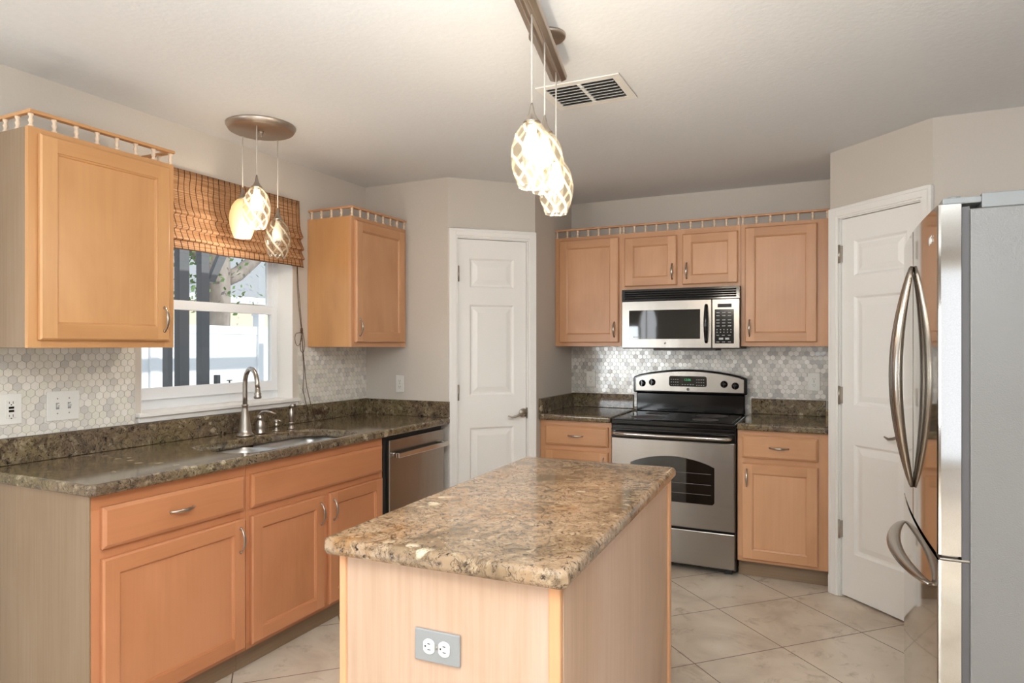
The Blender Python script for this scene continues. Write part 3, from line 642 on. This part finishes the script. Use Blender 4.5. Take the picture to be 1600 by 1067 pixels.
bowl(-0.420, -0.052, -0.195, 0.200, 0.2); bowl(-0.030, 0.395, -0.195, 0.200, 0.2)
MB().box(-0.190, -0.054, 0.17, 0.195, -0.028, 0.2000).build('divider', M['steel_sink'], sk, bevel=0.003)

# ------------------------------------------------------------------ faucet set
FXX = -2.668
fa = thing('kitchen_faucet', 'brushed nickel gooseneck faucet on a tall cone base behind the sink', 'faucet', (FXX, 2.445, 0.9145))
MB().lathe([(0, 0), (0.042, 0), (0.044, 0.006), (0.038, 0.012), (0.033, 0.018), (0.031, 0.03), (0.027, 0.06), (0.020, 0.10), (0.0155, 0.135), (0.0145, 0.15), (0.0165, 0.153), (0.0165, 0.157), (0.012, 0.16), (0, 0.16)], (0, 0, 0), 28).build('base', M['nickel'], fa)
pts = [(0, 0, 0.15), (0, 0, 0.20), (0, 0, 0.255)]
for k in range(1, 13):
    a = PI*k/12*0.97; q_ = 0.072-0.072*math.cos(a); pts.append((q_*0.94, -q_*0.34, 0.262+0.078*math.sin(a)))
pts.append((0.148*0.94, -0.148*0.34, 0.245)); MB().tube(pts, 0.0115, 14).build('spout', M['nickel'], fa)
MB().lathe([(0, 0.196), (0.014, 0.196), (0.0185, 0.200), (0.0185, 0.208), (0.015, 0.212), (0.018, 0.219), (0.013, 0.227), (0.0125, 0.250), (0, 0.250)], (0.149*0.94, -0.149*0.34, 0), 20).build('spray_tip', M['nickel'], fa)
fh = thing('faucet_handle', 'brushed nickel lever valve with curved handle right of the gooseneck', 'faucet handle', (FXX, 2.545, 0.9145))
MB().lathe([(0, 0), (0.027, 0), (0.028, 0.006), (0.023, 0.012), (0.0245, 0.03), (0.0235, 0.05), (0.0165, 0.066), (0.016, 0.072), (0.0185, 0.075), (0.017, 0.088), (0.010, 0.096), (0, 0.097)], (0, 0, 0), 24).build('base', M['nickel'], fh)
MB().tube([(-0.014, -0.004, 0.076), (-0.010, -0.002, 0.095), (0.006, 0.004, 0.110), (0.03, 0.012, 0.115), (0.055, 0.02, 0.112), (0.078, 0.028, 0.103)], [0.005, 0.008, 0.010, 0.009, 0.008, 0.006], 12, 0.6).build('lever', M['nickel'], fh)
sd = thing('soap_dispenser', 'short brushed nickel soap pump between the lever and the side sprayer', 'soap dispenser', (FXX, 2.655, 0.9145))
MB().lathe([(0, 0), (0.020, 0), (0.020, 0.005), (0.009, 0.009), (0.008, 0.024), (0.014, 0.030), (0.015, 0.034), (0.010, 0.038), (0.012, 0.046), (0.012, 0.056), (0.006, 0.061), (0, 0.062)], (0, 0, 0), 20).build('body', M['nickel'], sd)
MB().tube([(0, 0, 0.052), (0.014, 0.004, 0.056), (0.028, 0.008, 0.050)], [0.006, 0.005, 0.004], 10).build('nozzle', M['nickel'], sd)
sp = thing('side_sprayer', 'slim upright brushed nickel side sprayer at the right end of the faucet set', 'sprayer', (FXX, 2.765, 0.9145))
MB().lathe([(0, 0), (0.022, 0), (0.022, 0.005), (0.013, 0.010), (0.012, 0.022), (0.017, 0.030), (0.017, 0.034), (0.012, 0.038)], (0, 0, 0), 20).build('holder', M['nickel'], sp)
MB().lathe([(0, 0.038), (0.012, 0.038), (0.015, 0.045), (0.0145, 0.09), (0.009, 0.105), (0.009, 0.112), (0, 0.112)], (0, 0, 0), 20).build('grip', M['nickel'], sp)
MB().tube([(-0.010, -0.004, 0.112), (0.002, 0, 0.127), (0.020, 0.006, 0.126)], [0.011, 0.013, 0.011], 12).build('spray_head', M['nickel'], sp)

# ------------------------------------------------------------------ dishwasher
dw = thing('dishwasher', 'stainless steel dishwasher with bar handle under the end of the counter', 'dishwasher', (FX, 2.957, 0), 90)
MB().box(0.004, 0.002, 0.10, 0.610, 0.60, 0.866).build('body', M['black_matte'], dw)
MB().box(0.0, 0.05, 0, 0.61, 0.07, 0.10).build('kick_plate', M['black_matte'], dw)
MB().box(0.036, -0.022, 0.112, 0.606, 0.0, 0.850).build('door', M['steel'], dw, bevel=0.004)
hd = MB().box(0.060, -0.068, 0.752, 0.594, -0.052, 0.780); hd.box(0.060, -0.054, 0.753, 0.085, -0.0225, 0.779).box(0.569, -0.054, 0.753, 0.594, -0.0225, 0.779); hd.build('handle', M['chrome'], dw, bevel=0.003)

# ------------------------------------------------------------------ outlets and switches (local -y looks out)
def outlet(label, loc, deg, w=0.072, h=0.118, mat='white_plastic', horizontal=False, gfci=False, rot=None, face='white_plastic'):
    o = thing('power_outlet', label, 'outlet', loc, deg)
    if horizontal: w, h = h, w
    MB().box(-w/2, -0.006, -h/2, w/2, 0, h/2).build('cover_plate', M[mat], o, bevel=0.003)
    if gfci:
        MB().box(-0.018, -0.009, -0.034, 0.018, -0.006, 0.034).build('receptacle', M[face], o, bevel=0.001)
        MB().box(-0.009, -0.0105, -0.011, 0.009, -0.009, -0.003).box(-0.009, -0.0105, 0.002, 0.009, -0.009, 0.010).build('test_button', M['black'], o)
        sl_ = MB()
        for z in (-0.025, 0.025): sl_.box(-0.008, -0.0095, z-0.004, -0.006, -0.009, z+0.004).box(0.005, -0.0095, z-0.005, 0.007, -0.009, z+0.005).box(-0.002, -0.0095, z-0.012 if z < 0 else z-0.010, 0.002, -0.009, z-0.008 if z < 0 else z-0.006)
        sl_.build('slots', M['dark_slot'], o)
    else:
        for e in (-1, 1):
            pts_ = []
            for k in range(24):
                a = 2*PI*k/24; x = 0.0172*math.cos(a); z = max(-0.0142, min(0.0142, 0.0172*math.sin(a))); pts_.append((x, z))
            d_ = 0.0195*e
            mb = MB(); tr = (lambda p: (p[0], p[1]+d_)) if not horizontal else (lambda p: (p[1]+d_, p[0]))
            mb.prism([tr(p) for p in pts_], -0.0085, -0.006, 'y'); r = mb.build('receptacle', M[face], o)
            sl_ = MB()
            for (a0, b0, a1, b1) in ((-0.0075, -0.003, -0.0058, 0.005), (0.0055, -0.003, 0.0072, 0.004), (-0.0018, -0.0105, 0.0018, -0.007)):
                q0, q1 = tr((a0, b0)), tr((a1, b1)); sl_.box(min(q0[0], q1[0]), -0.0092, min(q0[1], q1[1]), max(q0[0], q1[0]), -0.0085, max(q0[1], q1[1]))
            sl_.build('slots', M['dark_slot'], r)
        MB().lathe([(0, -0.0075), (0.003, -0.0075), (0.0035, -0.006), (0, -0.006)], (0, 0, 0), 10, 'y').build('screw', M['nickel'], o)
    return o
outlet('white safety outlet with black buttons on the tiles left of the light switches', (LX+0.0085, 1.463, 1.127), 90, w=0.078, h=0.118, gfci=True)
outlet('small white outlet on the painted wall above the dishwasher counter', (-2.555, BLY-0.001, 1.12), 0, w=0.065, h=0.112)
outlet('white outlet on the hexagon tiles left of the range', (-1.612, SY-0.0085, 1.121), 0)
outlet('white outlet on the hexagon tiles right of the range', (-0.095, SY-0.0085, 1.135), 0, w=0.074)
sw = thing('light_switch', 'white double toggle switch plate on the tiles left of the window', 'light switch', (LX+0.0085, 1.656, 1.125), 90)
MB().box(-0.064, -0.006, -0.060, 0.064, 0, 0.060).build('cover_plate', M['white_plastic'], sw, bevel=0.003)
for x in (-0.023, 0.023):
    tg = MB().box(x-0.006, -0.0075, -0.013, x+0.006, -0.006, 0.013).build('toggle_slot', M['grey_plate'], sw)
    MB().prism([(-0.0075, -0.006), (-0.017, 0.004), (-0.015, 0.010), (-0.0075, 0.006)], x-0.004, x+0.004, 'x').build('toggle', M['white_plastic'], tg)
    for z in (-0.03, 0.03): MB().lathe([(0, -0.0068), (0.003, -0.0068), (0.0033, -0.006), (0, -0.006)], (x, 0, z), 8, 'y').build('screw', M['nickel'], sw)

# ------------------------------------------------------------------ island
IDEG = 2.0; IO = (-1.093, 1.228, 0)
isl = thing('kitchen_island', 'pale laminate island cabinet with corner posts under a granite top', 'kitchen island', IO, IDEG)
MB().box(0.035, 0.048, 0.0, 0.590, 1.235, 0.872).build('body', [M['laminate_pale_z']], isl)
MB().box(0.050, 0.036, 0.0, 0.565, 0.0475, 0.872).build('end_panel', M['laminate_pale_z'], isl)
for (a, b_, c_, d_) in ((0.030, 0.030, 0.050, 0.049), (0.565, 0.030, 0.592, 0.047)):
    MB().box(a, b_, 0, c_, d_, 0.8715).build('corner_post', M['maple_edge_z'], isl, bevel=0.004)
MB().box(0.5905, 0.048, 0.0, 0.594, 1.205, 0.8715).build('side_panel', M['laminate_pale_z'], isl)
MB().box(0.588, 1.206, 0.0, 0.602, 1.245, 0.8715).build('corner_post', M['maple_edge_z'], isl, bevel=0.003)
slab('island_countertop', [(0.012, 0), (0.60, 0), (0.615, 0.015), (0.615, 1.262), (0.60, 1.277), (0.012, 1.277), (0, 1.265), (0, 0.012)], 0.8725, 0.914, M['granite_island'], 'gold and cream granite slab on top of the island', bev=0.016, loc=IO, deg=IDEG)
ca, sa = math.cos(math.radians(IDEG)), math.sin(math.radians(IDEG))
def isl_pt(x, y, z): return (IO[0]+ca*x-sa*y, IO[1]+sa*x+ca*y, z)
outlet('sideways outlet in a grey cover plate on the near end of the island', isl_pt(0.300, 0.0355, 0.694), IDEG, w=0.072, h=0.116, mat='grey_plate', horizontal=True)

# ------------------------------------------------------------------ range
rg = thing('electric_range', 'stainless steel and black freestanding electric range between the cabinets', 'range', (-1.262, 4.092, 0))
RW = 0.760
MB().box(0.002, 0.035, 0.03, RW-0.002, 0.63, 0.895).box(0.03, 0.06, 0.0, 0.07, 0.10, 0.03).box(RW-0.07, 0.06, 0, RW-0.03, 0.10, 0.03).box(0.03, 0.55, 0.0, 0.07, 0.59, 0.03).box(RW-0.07, 0.55, 0, RW-0.03, 0.59, 0.03).build('body', M['black_matte'], rg)
ct = MB().box(-0.0, -0.005, 0.872, RW, 0.60, 0.905).build('cooktop', M['black'], rg, bevel=0.008)
MB().box(0.025, 0.03, 0.9052, RW-0.025, 0.56, 0.9085).build('glass_surface', M['black_glass'], ct, bevel=0.001)
for cx, cy, r in ((0.20, 0.16, 0.105), (0.56, 0.16, 0.08), (0.20, 0.42, 0.08), (0.56, 0.42, 0.105)):
    MB().lathe([(r-0.002, 0.9087), (r, 0.9087), (r, 0.909), (r-0.002, 0.909), (r-0.002, 0.9087)], (cx, cy, 0), 40).build('burner_ring', M['gasket'], ct)
MB().box(0.006, 0.004, 0.808, RW-0.006, 0.034, 0.870).build('vent_trim', M['black'], rg, bevel=0.004)
dr = MB().box(0.004, -0.006, 0.268, RW-0.004, 0.034, 0.792).build('oven_door', M['steel'], rg, bevel=0.006)
MB().box(0.004, -0.004, 0.7925, RW-0.004, 0.033, 0.850).build('door_cap', M['black'], dr, bevel=0.005)
top = [(0.640-0.510*k/16, 0.640+0.055*math.sin(PI*k/16)**0.8) for k in range(17)]
win = [(0.130, 0.430), (0.142, 0.418), (0.628, 0.418), (0.640, 0.430)]+top
MB().prism(win, -0.0085, -0.0062).build('oven_window', M['black_glass'], dr, bevel=0.001)
rk = MB()
for z in (0.475, 0.535, 0.60): rk.box(0.15, -0.0092, z, 0.62, -0.0087, z+0.003)
rk.build('oven_rack', M['gasket'], dr)
hp = [(0.030, -0.010, 0.822), (0.034, -0.040, 0.822), (0.055, -0.056, 0.822)]+[(0.055+0.65*k/10, -0.056-0.012*math.sin(PI*k/10), 0.822) for k in range(1, 10)]+[(0.705, -0.056, 0.822), (0.726, -0.040, 0.822), (0.730, -0.010, 0.822)]
MB().tube(hp, 0.0155, 14, 0.75).build('handle', M['chrome'], dr)
MB().box(0.004, -0.006, 0.045, RW-0.004, 0.034, 0.256).build('storage_drawer', M['steel'], rg, bevel=0.006)
bgd = MB(); yF = 0.555
def archp(x0, x1, z0, ze, zm, n=20): return [(x0, z0), (x1, z0)]+[(x1-(x1-x0)*k/n, ze+(zm-ze)*math.sin(PI*k/n)**0.7) for k in range(n+1)]
bk = MB().prism(archp(-0.004, RW+0.004, 1.040, 1.150, 1.206), yF, yF+0.07).box(0.012, yF+0.018, 0.9055, RW-0.012, yF+0.07, 1.040).build('backguard', M['black'], rg, bevel=0.008)
MB().prism(archp(0.014, RW-0.014, 1.052, 1.142, 1.194), yF-0.005, yF-0.0002).build('control_panel', M['steel'], bk, bevel=0.003)
dsp = MB().prism(rrect(0.250, 1.088, 0.505, 1.160, 0.015), yF-0.0065, yF-0.0052).build('display', M['black_glass'], bk)
text('12:06', 0.022, bk, (0.375, yF-0.0072, 1.135), (PI/2, 0, 0), M['green_led'], 'clock_digits')
mk = MB()
for i in range(4):
    for j in range(3):
        for x0 in (0.262, 0.435): mk.box(x0+i*0.015, yF-0.0072, 1.097+j*0.019, x0+i*0.015+0.008, yF-0.0066, 1.097+j*0.019+0.0035)
for i in range(5): mk.box(0.338+i*0.018, yF-0.0072, 1.100, 0.347+i*0.018, yF-0.0066, 1.104)
mk.build('touch_keys', M['mark'], bk)
MB().lathe([(0, -0.0068), (0.009, -0.0068), (0.010, -0.0052), (0, -0.0052)], (0.380, yF, 1.070), 20, 'y').build('badge', M['gasket'], bk)
text('GE', 0.011, bk, (0.380, yF-0.0073, 1.070), (PI/2, 0, 0), M['mark'])
for x, z in ((0.062, 1.105), (0.132, 1.113), (0.618, 1.110), (0.690, 1.100)):
    kb = MB().lathe([(0, -0.026), (0.014, -0.026), (0.019, -0.020), (0.022, -0.008), (0.024, -0.0052), (0, -0.0052)], (x, yF, z), 20, 'y').box(x-0.004, yF-0.030, z-0.019, x+0.004, yF-0.02, z+0.019); kb.build('knob', M['black'], bk)

# ------------------------------------------------------------------ microwave
mw = thing('microwave', 'stainless steel over the range microwave with black vent and keypad', 'microwave', (-1.264, 4.352, 1.350))
WM = 0.754
MB().box(0.0, 0.022, 0.0, WM, SY-4.352-0.009, 0.394).build('body', M['black_matte'], mw)
vg = MB().box(0, 0, 0.318, WM, 0.021, 0.394); 
for k in range(4): vg.prism([(0, 0.330+k*0.0145), (-0.006, 0.328+k*0.0145), (-0.002, 0.338+k*0.0145)], 0.02, WM-0.02, 'x')
vg.build('vent_grille', M['black'], mw)
dm = MB().box(0.0, -0.004, 0.004, 0.584, 0.021, 0.315).build('door', M['steel'], mw, bevel=0.003)
MB().box(0.050, -0.006, 0.064, 0.514, -0.0042, 0.254).build('window', M['black_glass'], dm, bevel=0.0008)
text('Spacemaker', 0.013, dm, (0.108, -0.0066, 0.078), (PI/2, 0, 0), M['grey_plate'])
MB().lathe([(0, -0.0055), (0.006, -0.0055), (0.0065, -0.0042), (0, -0.0042)], (0.29, 0, 0.036), 16, 'y').build('badge', M['grey_plate'], dm)
hm = [(0.552, -0.004+0.0, 0.040)]+[(0.552, -0.012-0.022*math.sin(PI*k/10), 0.045+0.23*k/10) for k in range(11)]+[(0.552, -0.004, 0.280)]
MB().tube(hm, [0.009]+[0.010+0.003*math.sin(PI*k/10) for k in range(11)]+[0.009], 12, 0.7).build('handle', M['black'], dm)
cp = MB().box(0.587, -0.003, 0.004, WM, 0.021, 0.315).build('control_panel', M['steel'], mw, bevel=0.003)
MB().box(0.622, -0.0045, 0.262, 0.706, -0.0032, 0.284).build('display', M['black_matte'], cp)
kp = MB().box(0.604, -0.0048, 0.034, 0.720, -0.0032, 0.250).build('keypad', M['black'], cp)
mk = MB()
for j in range(5):
    for i in range(3): mk.box(0.614+i*0.035, -0.0054, 0.226-j*0.019-(0.008 if j > 1 else 0), 0.614+i*0.035+0.020, -0.0049, 0.2305-j*0.019-(0.008 if j > 1 else 0))
for j in range(2):
    for i in range(5): mk.box(0.616+i*0.021, -0.0054, 0.118-j*0.016, 0.621+i*0.021, -0.0049, 0.124-j*0.016)
for i in range(3): mk.box(0.614+i*0.035, -0.0054, 0.084, 0.630+i*0.035, -0.0049, 0.087)
mk.box(0.630, -0.0054, 0.058, 0.656, -0.0049, 0.070).box(0.668, -0.0054, 0.058, 0.692, -0.0049, 0.070)
for i in range(3): mk.box(0.614+i*0.035, -0.0054, 0.042, 0.632+i*0.035, -0.0049, 0.045)
mk.build('key_marks', M['mark'], kp)
MB().box(0.2, 0.05, -0.012, 0.6, 0.3, -0.0005).build('grease_filter', M['gasket'], mw)

# ------------------------------------------------------------------ refrigerator (faces -X; local x runs towards the camera)
FRW = 0.91; FR0 = (0.262, 3.03, 0)
fr = thing('refrigerator', 'tall stainless french door refrigerator at the right edge with grey side', 'refrigerator', FR0, -90)
MB().box(0.0, 0.074, 0.03, FRW, 0.80, 1.735).build('body', M['fridge_side'], fr, bevel=0.004)
MB().box(0.006, 0.056, 0.06, FRW-0.008, 0.0735, 1.742).build('gasket', M['gasket'], fr)
bulge = 0.013
def fy(x): u = (x-FRW/2)/(FRW/2); return -bulge*(1-u*u)
def cdoor(name, x0, x1, z0, z1):
    n = 48; r = 0.008; pts = [(x0+(x1-x0)*k/n, fy(x0+(x1-x0)*k/n)) for k in range(n+1)]
    poly = [(x0, 0.054)]+[(x0, fy(x0)+r)]+[(x0+r*0.3, fy(x0)+r*0.3)]+[(x0+r, fy(x0+r)), (x0+r+0.002, fy(x0+r+0.002))]+[(x, y) for x, y in pts if x0+r+0.004 < x < x1-r-0.004]+[(x1-r-0.002, fy(x1-r-0.002)), (x1-r, fy(x1-r))]+[(x1-r*0.3, fy(x1)+r*0.3), (x1, fy(x1)+r), (x1, 0.054)]
    mb = MB().prism(poly, z0, z1, 'z'); 
    o = mb.build(name, M['steel_fridge'], fr)
    for p in o.data.polygons: p.use_smooth = False
    return o
d1 = cdoor('door', 0.0, FRW/2-0.0025, 0.805, 1.750); d2 = cdoor('door', FRW/2+0.0025, FRW, 0.805, 1.750); d3 = cdoor('freezer_drawer', 0.0, FRW, 0.06, 0.790)
def bow(x, dx, zt, zb, out):
    pts = []; R = []; n = 24
    for k in range(n+1):
        u = k/n; s = math.sin(PI*u); pts.append((x+dx*s, fy(x)-0.004-out*s**0.9*0.58, zt+(zb-zt)*u)); R.append(0.008+0.013*s**0.7)
    return pts, R
for x, dx, par in ((FRW/2-0.02, -0.045, d1), (FRW/2+0.012, 0.03, d2)):
    p_, R_ = bow(x, dx, 1.632, 0.902, 0.080); MB().tube(p_, R_, 14, 0.8, up=(0, 1, 0)).build('handle', M['handle_steel'], par)
pts = []; R = []
for k in range(25):
    u = k/24; s = math.sin(PI*u); x = 0.10+0.74*u; pts.append((x, fy(x)-0.004-0.050*s**0.7, 0.700)); R.append(0.008+0.014*s**0.5)
MB().tube(pts, R, 14, 0.45, up=(0, 0, 1)).build('handle', M['handle_steel'], d3)
hc = MB().box(FRW-0.10, 0.012, 1.7505, FRW-0.004, 0.10, 1.768).box(FRW-0.11, 0.10, 1.7355, FRW-0.004, 0.30, 1.775); hc.lathe([(0, 1.751), (0.017, 1.751), (0.017, 1.772), (0, 1.772)], (FRW-0.022, 0.040, 0), 20)
hc.build('hinge_cover', M['grey_paint'], fr, bevel=0.003)
MB().box(FRW-0.075, 0.006, 0.7905, FRW-0.004, 0.074, 0.7955).box(FRW-0.06, 0.012, 0.7960, FRW-0.02, 0.05, 0.803).build('middle_hinge', M['nickel'], fr, bevel=0.001)
MB().box(0.01, 0.06, 0.0, FRW-0.01, 0.10, 0.058).build('kick_grille', M['gasket'], fr)
lx = FRW-0.10
MB().lathe([(0, fy(lx)-0.0015), (0.012, fy(lx)-0.0015), (0.012, fy(lx)+0.002), (0, fy(lx)+0.002)], (lx-0.018, 0, 1.668), 20, 'y').build('badge', M['mark'], d2)
text('LG', 0.030, d2, (lx+0.018, fy(lx)-0.0005, 1.668), (PI/2, 0, 0), M['white_plastic'])

# ------------------------------------------------------------------ ceiling vent
vt = thing('ceiling_vent', 'white louvred air vent in the ceiling above the island', 'air vent', (-0.925, 2.665, 2.4395)); vt.scale = (1, 1, 1)
f = MB(); w2, h2 = 0.178, 0.140
f.box(-w2, -h2, -0.006, w2, -h2+0.032, -0.0005).box(-w2, h2-0.032, -0.006, w2, h2, -0.0005).box(-w2, -h2+0.032, -0.006, -w2+0.034, h2-0.032, -0.0005).box(w2-0.034, -h2+0.032, -0.006, w2, h2-0.032, -0.0005).box(-0.008, -h2+0.032, -0.007, 0.008, h2-0.032, -0.0005)
f.build('frame', M['white_plastic'], vt, bevel=0.001)
MB().box(-w2+0.03, -h2+0.03, -0.0015, w2-0.03, h2-0.03, -0.0006).build('duct_opening', M['dark_slot'], vt)
for k in range(7):
    y = -h2+0.050+k*0.0305
    MB().prism([(y-0.010, -0.0125), (y-0.0085, -0.0135), (y+0.008, -0.003), (y+0.0065, -0.002)], -w2+0.034, w2-0.034, 'x').build('louvre', M['white_plastic'], vt)

# ------------------------------------------------------------------ pendant lights
def glass_prof():
    return [(0.020, 0.0), (0.034, -0.012), (0.050, -0.036), (0.060, -0.068), (0.0635, -0.100), (0.060, -0.135), (0.050, -0.168), (0.039, -0.195)]
def pendant(parent, x, y, ztop, zbot, mat, bulb, lit, rad=1.0, kind='pendant'):
    zs = zbot+0.195
    p = MB().tube([(x, y, ztop), (x, y, zs+0.045)], 0.0028, 8).build('cord', M['cord'], parent)
    cap = MB().lathe([(0.003, zs+0.058), (0.006, zs+0.045), (0.010, zs+0.026), (0.018, zs+0.010), (0.026, zs+0.002), (0.026, zs-0.002), (0, zs-0.002)], (x, y, 0), 20).build('socket_cap', M['nickel'], parent)
    g = MB().lathe([(r*rad, h) for r, h in glass_prof()], (0, 0, 0), 32); g.f = g.f[:-2]; g.m = g.m[:-2]; g.sm = g.sm[:-2]
    s_ = g.build('glass_shade', mat, parent, loc=(x, y, zs)); so = s_.modifiers.new('thick', 'SOLIDIFY'); so.thickness = 0.003; so.offset = -1
    MB().lathe([(0.012, 0.0), (0.014, -0.02), (0.022, -0.040), (0.029, -0.062), (0.026, -0.085), (0.014, -0.098), (0.0, -0.100)], (x, y, zs-0.01), 20).build('bulb', bulb, parent)
    return s_
cz = 2.4395
cp_ = thing('pendant_light', 'three glass pendants on a round nickel canopy above the sink', 'pendant light', (-2.50, 2.39, cz))
MB().lathe([(0, 0), (0.162, 0), (0.162, -0.006), (0.150, -0.026), (0.146, -0.028), (0, -0.028)], (0, 0, 0), 48).build('canopy', M['canopy'], cp_, bevel=0.002)
MB().lathe([(0, -0.028), (0.012, -0.028), (0.012, -0.034), (0.006, -0.038), (0.006, -0.05), (0, -0.052)], (0.0, 0.0, 0), 16).build('finial', M['nickel'], cp_)
for x, y, zb, mt_, bb, lit in ((-0.134, 0.009, 1.904, 'shade_opal', 'bulb_soft', 6), (0.049, -0.074, 1.925, 'shade_glass', 'bulb_on', 5), (-0.026, 0.164-0.03, 1.814, 'shade_glass', 'bulb_off', 0)):
    pendant(cp_, x, y, -0.027, zb-cz, M[mt_], M[bb], lit)
bz = thing('island_pendant_light', 'linear bar light with three swirled glass pendants above the island', 'pendant light', (-0.85, 2.02, cz))
MB().lathe([(0, 0), (0.064, 0), (0.064, -0.008), (0.060, -0.012), (0, -0.013)], (-0.030, 0.097, 0), 32).build('canopy', M['canopy'], bz)
MB().tube([(-0.022, 0.09, -0.012), (-0.022, 0.09, -0.068)], 0.010, 12).build('stem', M['nickel'], bz)
ba = math.atan2(-0.12, 0.55)
prof_b = [(-0.034, 0.006), (-0.030, -0.010), (-0.012, -0.016), (-0.006, -0.006), (0.006, -0.006), (0.012, -0.016), (0.030, -0.010), (0.034, 0.006)]
dx_, dy_ = math.sin(ba), math.cos(ba)
bar = MB(); L0, L1 = -0.40, 0.285
ring = lambda L, k=1.0: [(dx_*L+dy_*u*k, dy_*L-dx_*u*k, -0.075+h*k) for u, h in prof_b]
ra = [ring(L0-0.02, 0.6), ring(L0), ring(L1), ring(L1+0.02, 0.6)]
for A_, B_ in zip(ra, ra[1:]):
    for k in range(8): bar.face([A_[k], A_[(k+1) % 8], B_[(k+1) % 8], B_[k]], 0)
bar.face(ra[0]); bar.face(ra[-1]); bar.build('track_bar', M['canopy'], bz, bevel=0.002)
for (X, Y, zb) in ((-0.804, 1.815, 1.841), (-0.839, 1.997, 1.868), (-0.896, 2.239, 1.846)):
    pendant(bz, X+0.85, Y-2.02, -0.078, zb-cz, M['shade_glass'], M['bulb_on'], 6)
for (X, Y, Z, e) in ((-0.804, 1.815, 1.80, 4), (-0.839, 1.997, 1.83, 4), (-0.896, 2.239, 1.81, 4), (-2.451, 2.316, 1.90, 4), (-2.634, 2.399, 1.89, 0.6)):
    light('bulb_glow', 'POINT', (X, Y, Z), (0, 0, 0), e, (1, 0.90, 0.78), radius=0.03)

# ------------------------------------------------------------------ outdoors
struct(MB().box(-40, -20, -0.25, -3.0, 40, -0.12).build('ground', M['ground']))
fc = thing('vinyl_fence', 'white vinyl privacy fence standing beyond the window', 'fence', (-8.0, 7.6, -0.12), 90)
def fence_panel(par, x0, x1):
    p = MB(); p.box(x0+0.06, -0.02, 0.12, x1-0.06, 0.02, 1.66).box(x0+0.06, -0.035, 1.66, x1-0.06, 0.035, 1.78).box(x0+0.06, -0.035, 0.05, x1-0.06, 0.035, 0.18); p.build('fence_panel', M['vinyl'], par)
for k in range(-6, 5):
    MB().box(k*1.8-0.06, -0.06, 0, k*1.8+0.06, 0.06, 1.95).box(k*1.8-0.075, -0.075, 1.95, k*1.8+0.075, 0.075, 1.98).build('fence_post', M['vinyl'], fc)
    if k < 4: fence_panel(fc, k*1.8, (k+1)*1.8)
se = thing('screen_enclosure', 'grey aluminium porch frame posts standing just outside the window', 'porch frame', (-4.5, 3.5, -0.12), 90)
for x, w_ in ((-1.4, 0.08), (-0.13, 0.04), (-0.03, 0.085), (0.165, 0.075), (1.6, 0.08), (4.5, 0.10)): MB().box(x, -0.03, 0.0, x+w_, 0.03, 2.95).build('post', M['alu'], se)
MB().box(-1.4, -0.03, 2.60, 4.6, 0.03, 2.76).build('beam', M['alu'], se)
MB().prism([(0.24, 2.0), (0.30, 2.0), (0.62, 2.6), (0.52, 2.6)], -0.02, 0.02).build('brace', M['alu'], se)
ht = thing('outdoor_valve_pipe', 'low grey pipe with two valve handles just outside the window', 'pipe', (-4.35, 3.66, -0.06), 90)
MB().tube([(0, 0, -0.06), (0, 0, 1.07), (0.02, 0, 1.10), (0.26, 0, 1.10)], 0.014, 10).build('pipe', M['alu'], ht)
MB().box(0.035, -0.02, 1.13, 0.065, 0.02, 1.20).tube([(0.05, 0, 1.10), (0.05, 0, 1.14)], 0.007, 8).build('valve_handle', M['alu'], ht)
MB().box(0.15, -0.01, 1.148, 0.19, 0.01, 1.155).tube([(0.17, 0, 1.10), (0.17, 0, 1.15)], 0.006, 8).build('valve_handle', M['alu'], ht)
tr = thing('oak_tree', 'large grey barked tree with a thick branch beyond the fence', 'tree', (-11, 9.3, -0.12))
MB().tube([(0, 0, 0), (0, 0.02, 1.2), (0.05, 0.06, 2.4), (0.0, 0.05, 3.4), (-0.1, -0.1, 4.6), (0, 0.2, 6.0)], [0.34, 0.27, 0.24, 0.27, 0.20, 0.1], 14).build('trunk', M['bark'], tr)
MB().tube([(0.0, 0.1, 2.75), (0.1, 0.5, 2.95), (0.1, 0.95, 3.3), (0.1, 1.5, 3.9), (0, 2.3, 4.6)], [0.16, 0.15, 0.13, 0.11, 0.06], 12).build('branch', M['bark'], tr)
MB().tube([(0.0, -0.1, 3.0), (0.1, -0.7, 3.5), (0.1, -1.6, 4.3), (0, -2.6, 5.2)], [0.15, 0.13, 0.1, 0.05], 12).build('branch', M['bark'], tr)
rr = random.Random(11); lf = MB()
for i in range(5000):
    c = Vector((rr.gauss(-0.3, 1.0), rr.gauss(0.2, 2.6), rr.uniform(3.6, 6.6)))
    if i % 3 == 0: c = Vector((rr.gauss(0.2, 0.3), rr.gauss(-1.6, 1.0), rr.uniform(2.1, 4.5)))
    n_ = Vector((rr.gauss(0, 1), rr.gauss(0, 1), rr.gauss(0, 1))).normalized(); u = n_.orthogonal().normalized()*0.055; v_ = n_.cross(u)*0.6
    lf.face([c-u, c+v_, c+u, c-v_])
fo = lf.build('foliage', M['leaf'], tr, recalc=False); fo['kind'] = 'stuff'
hs = thing('neighbour_house', 'cream house with a grey shingle roof beyond the white fence', 'house', (-16, 13, -0.12))
MB().box(-7, -4, 0, 0, 8, 2.75).build('wall', M['stucco'], hs)
MB().prism([(-7.6, 2.75), (0.5, 2.75), (0.5, 2.90), (-3.5, 5.2), (-7.6, 2.9)], -4.6, 8.6, 'y').build('roof', M['roof'], hs)
MB().box(0.5, -4.6, 2.72, 0.56, 8.6, 2.92).build('fascia', M['vinyl'], hs)
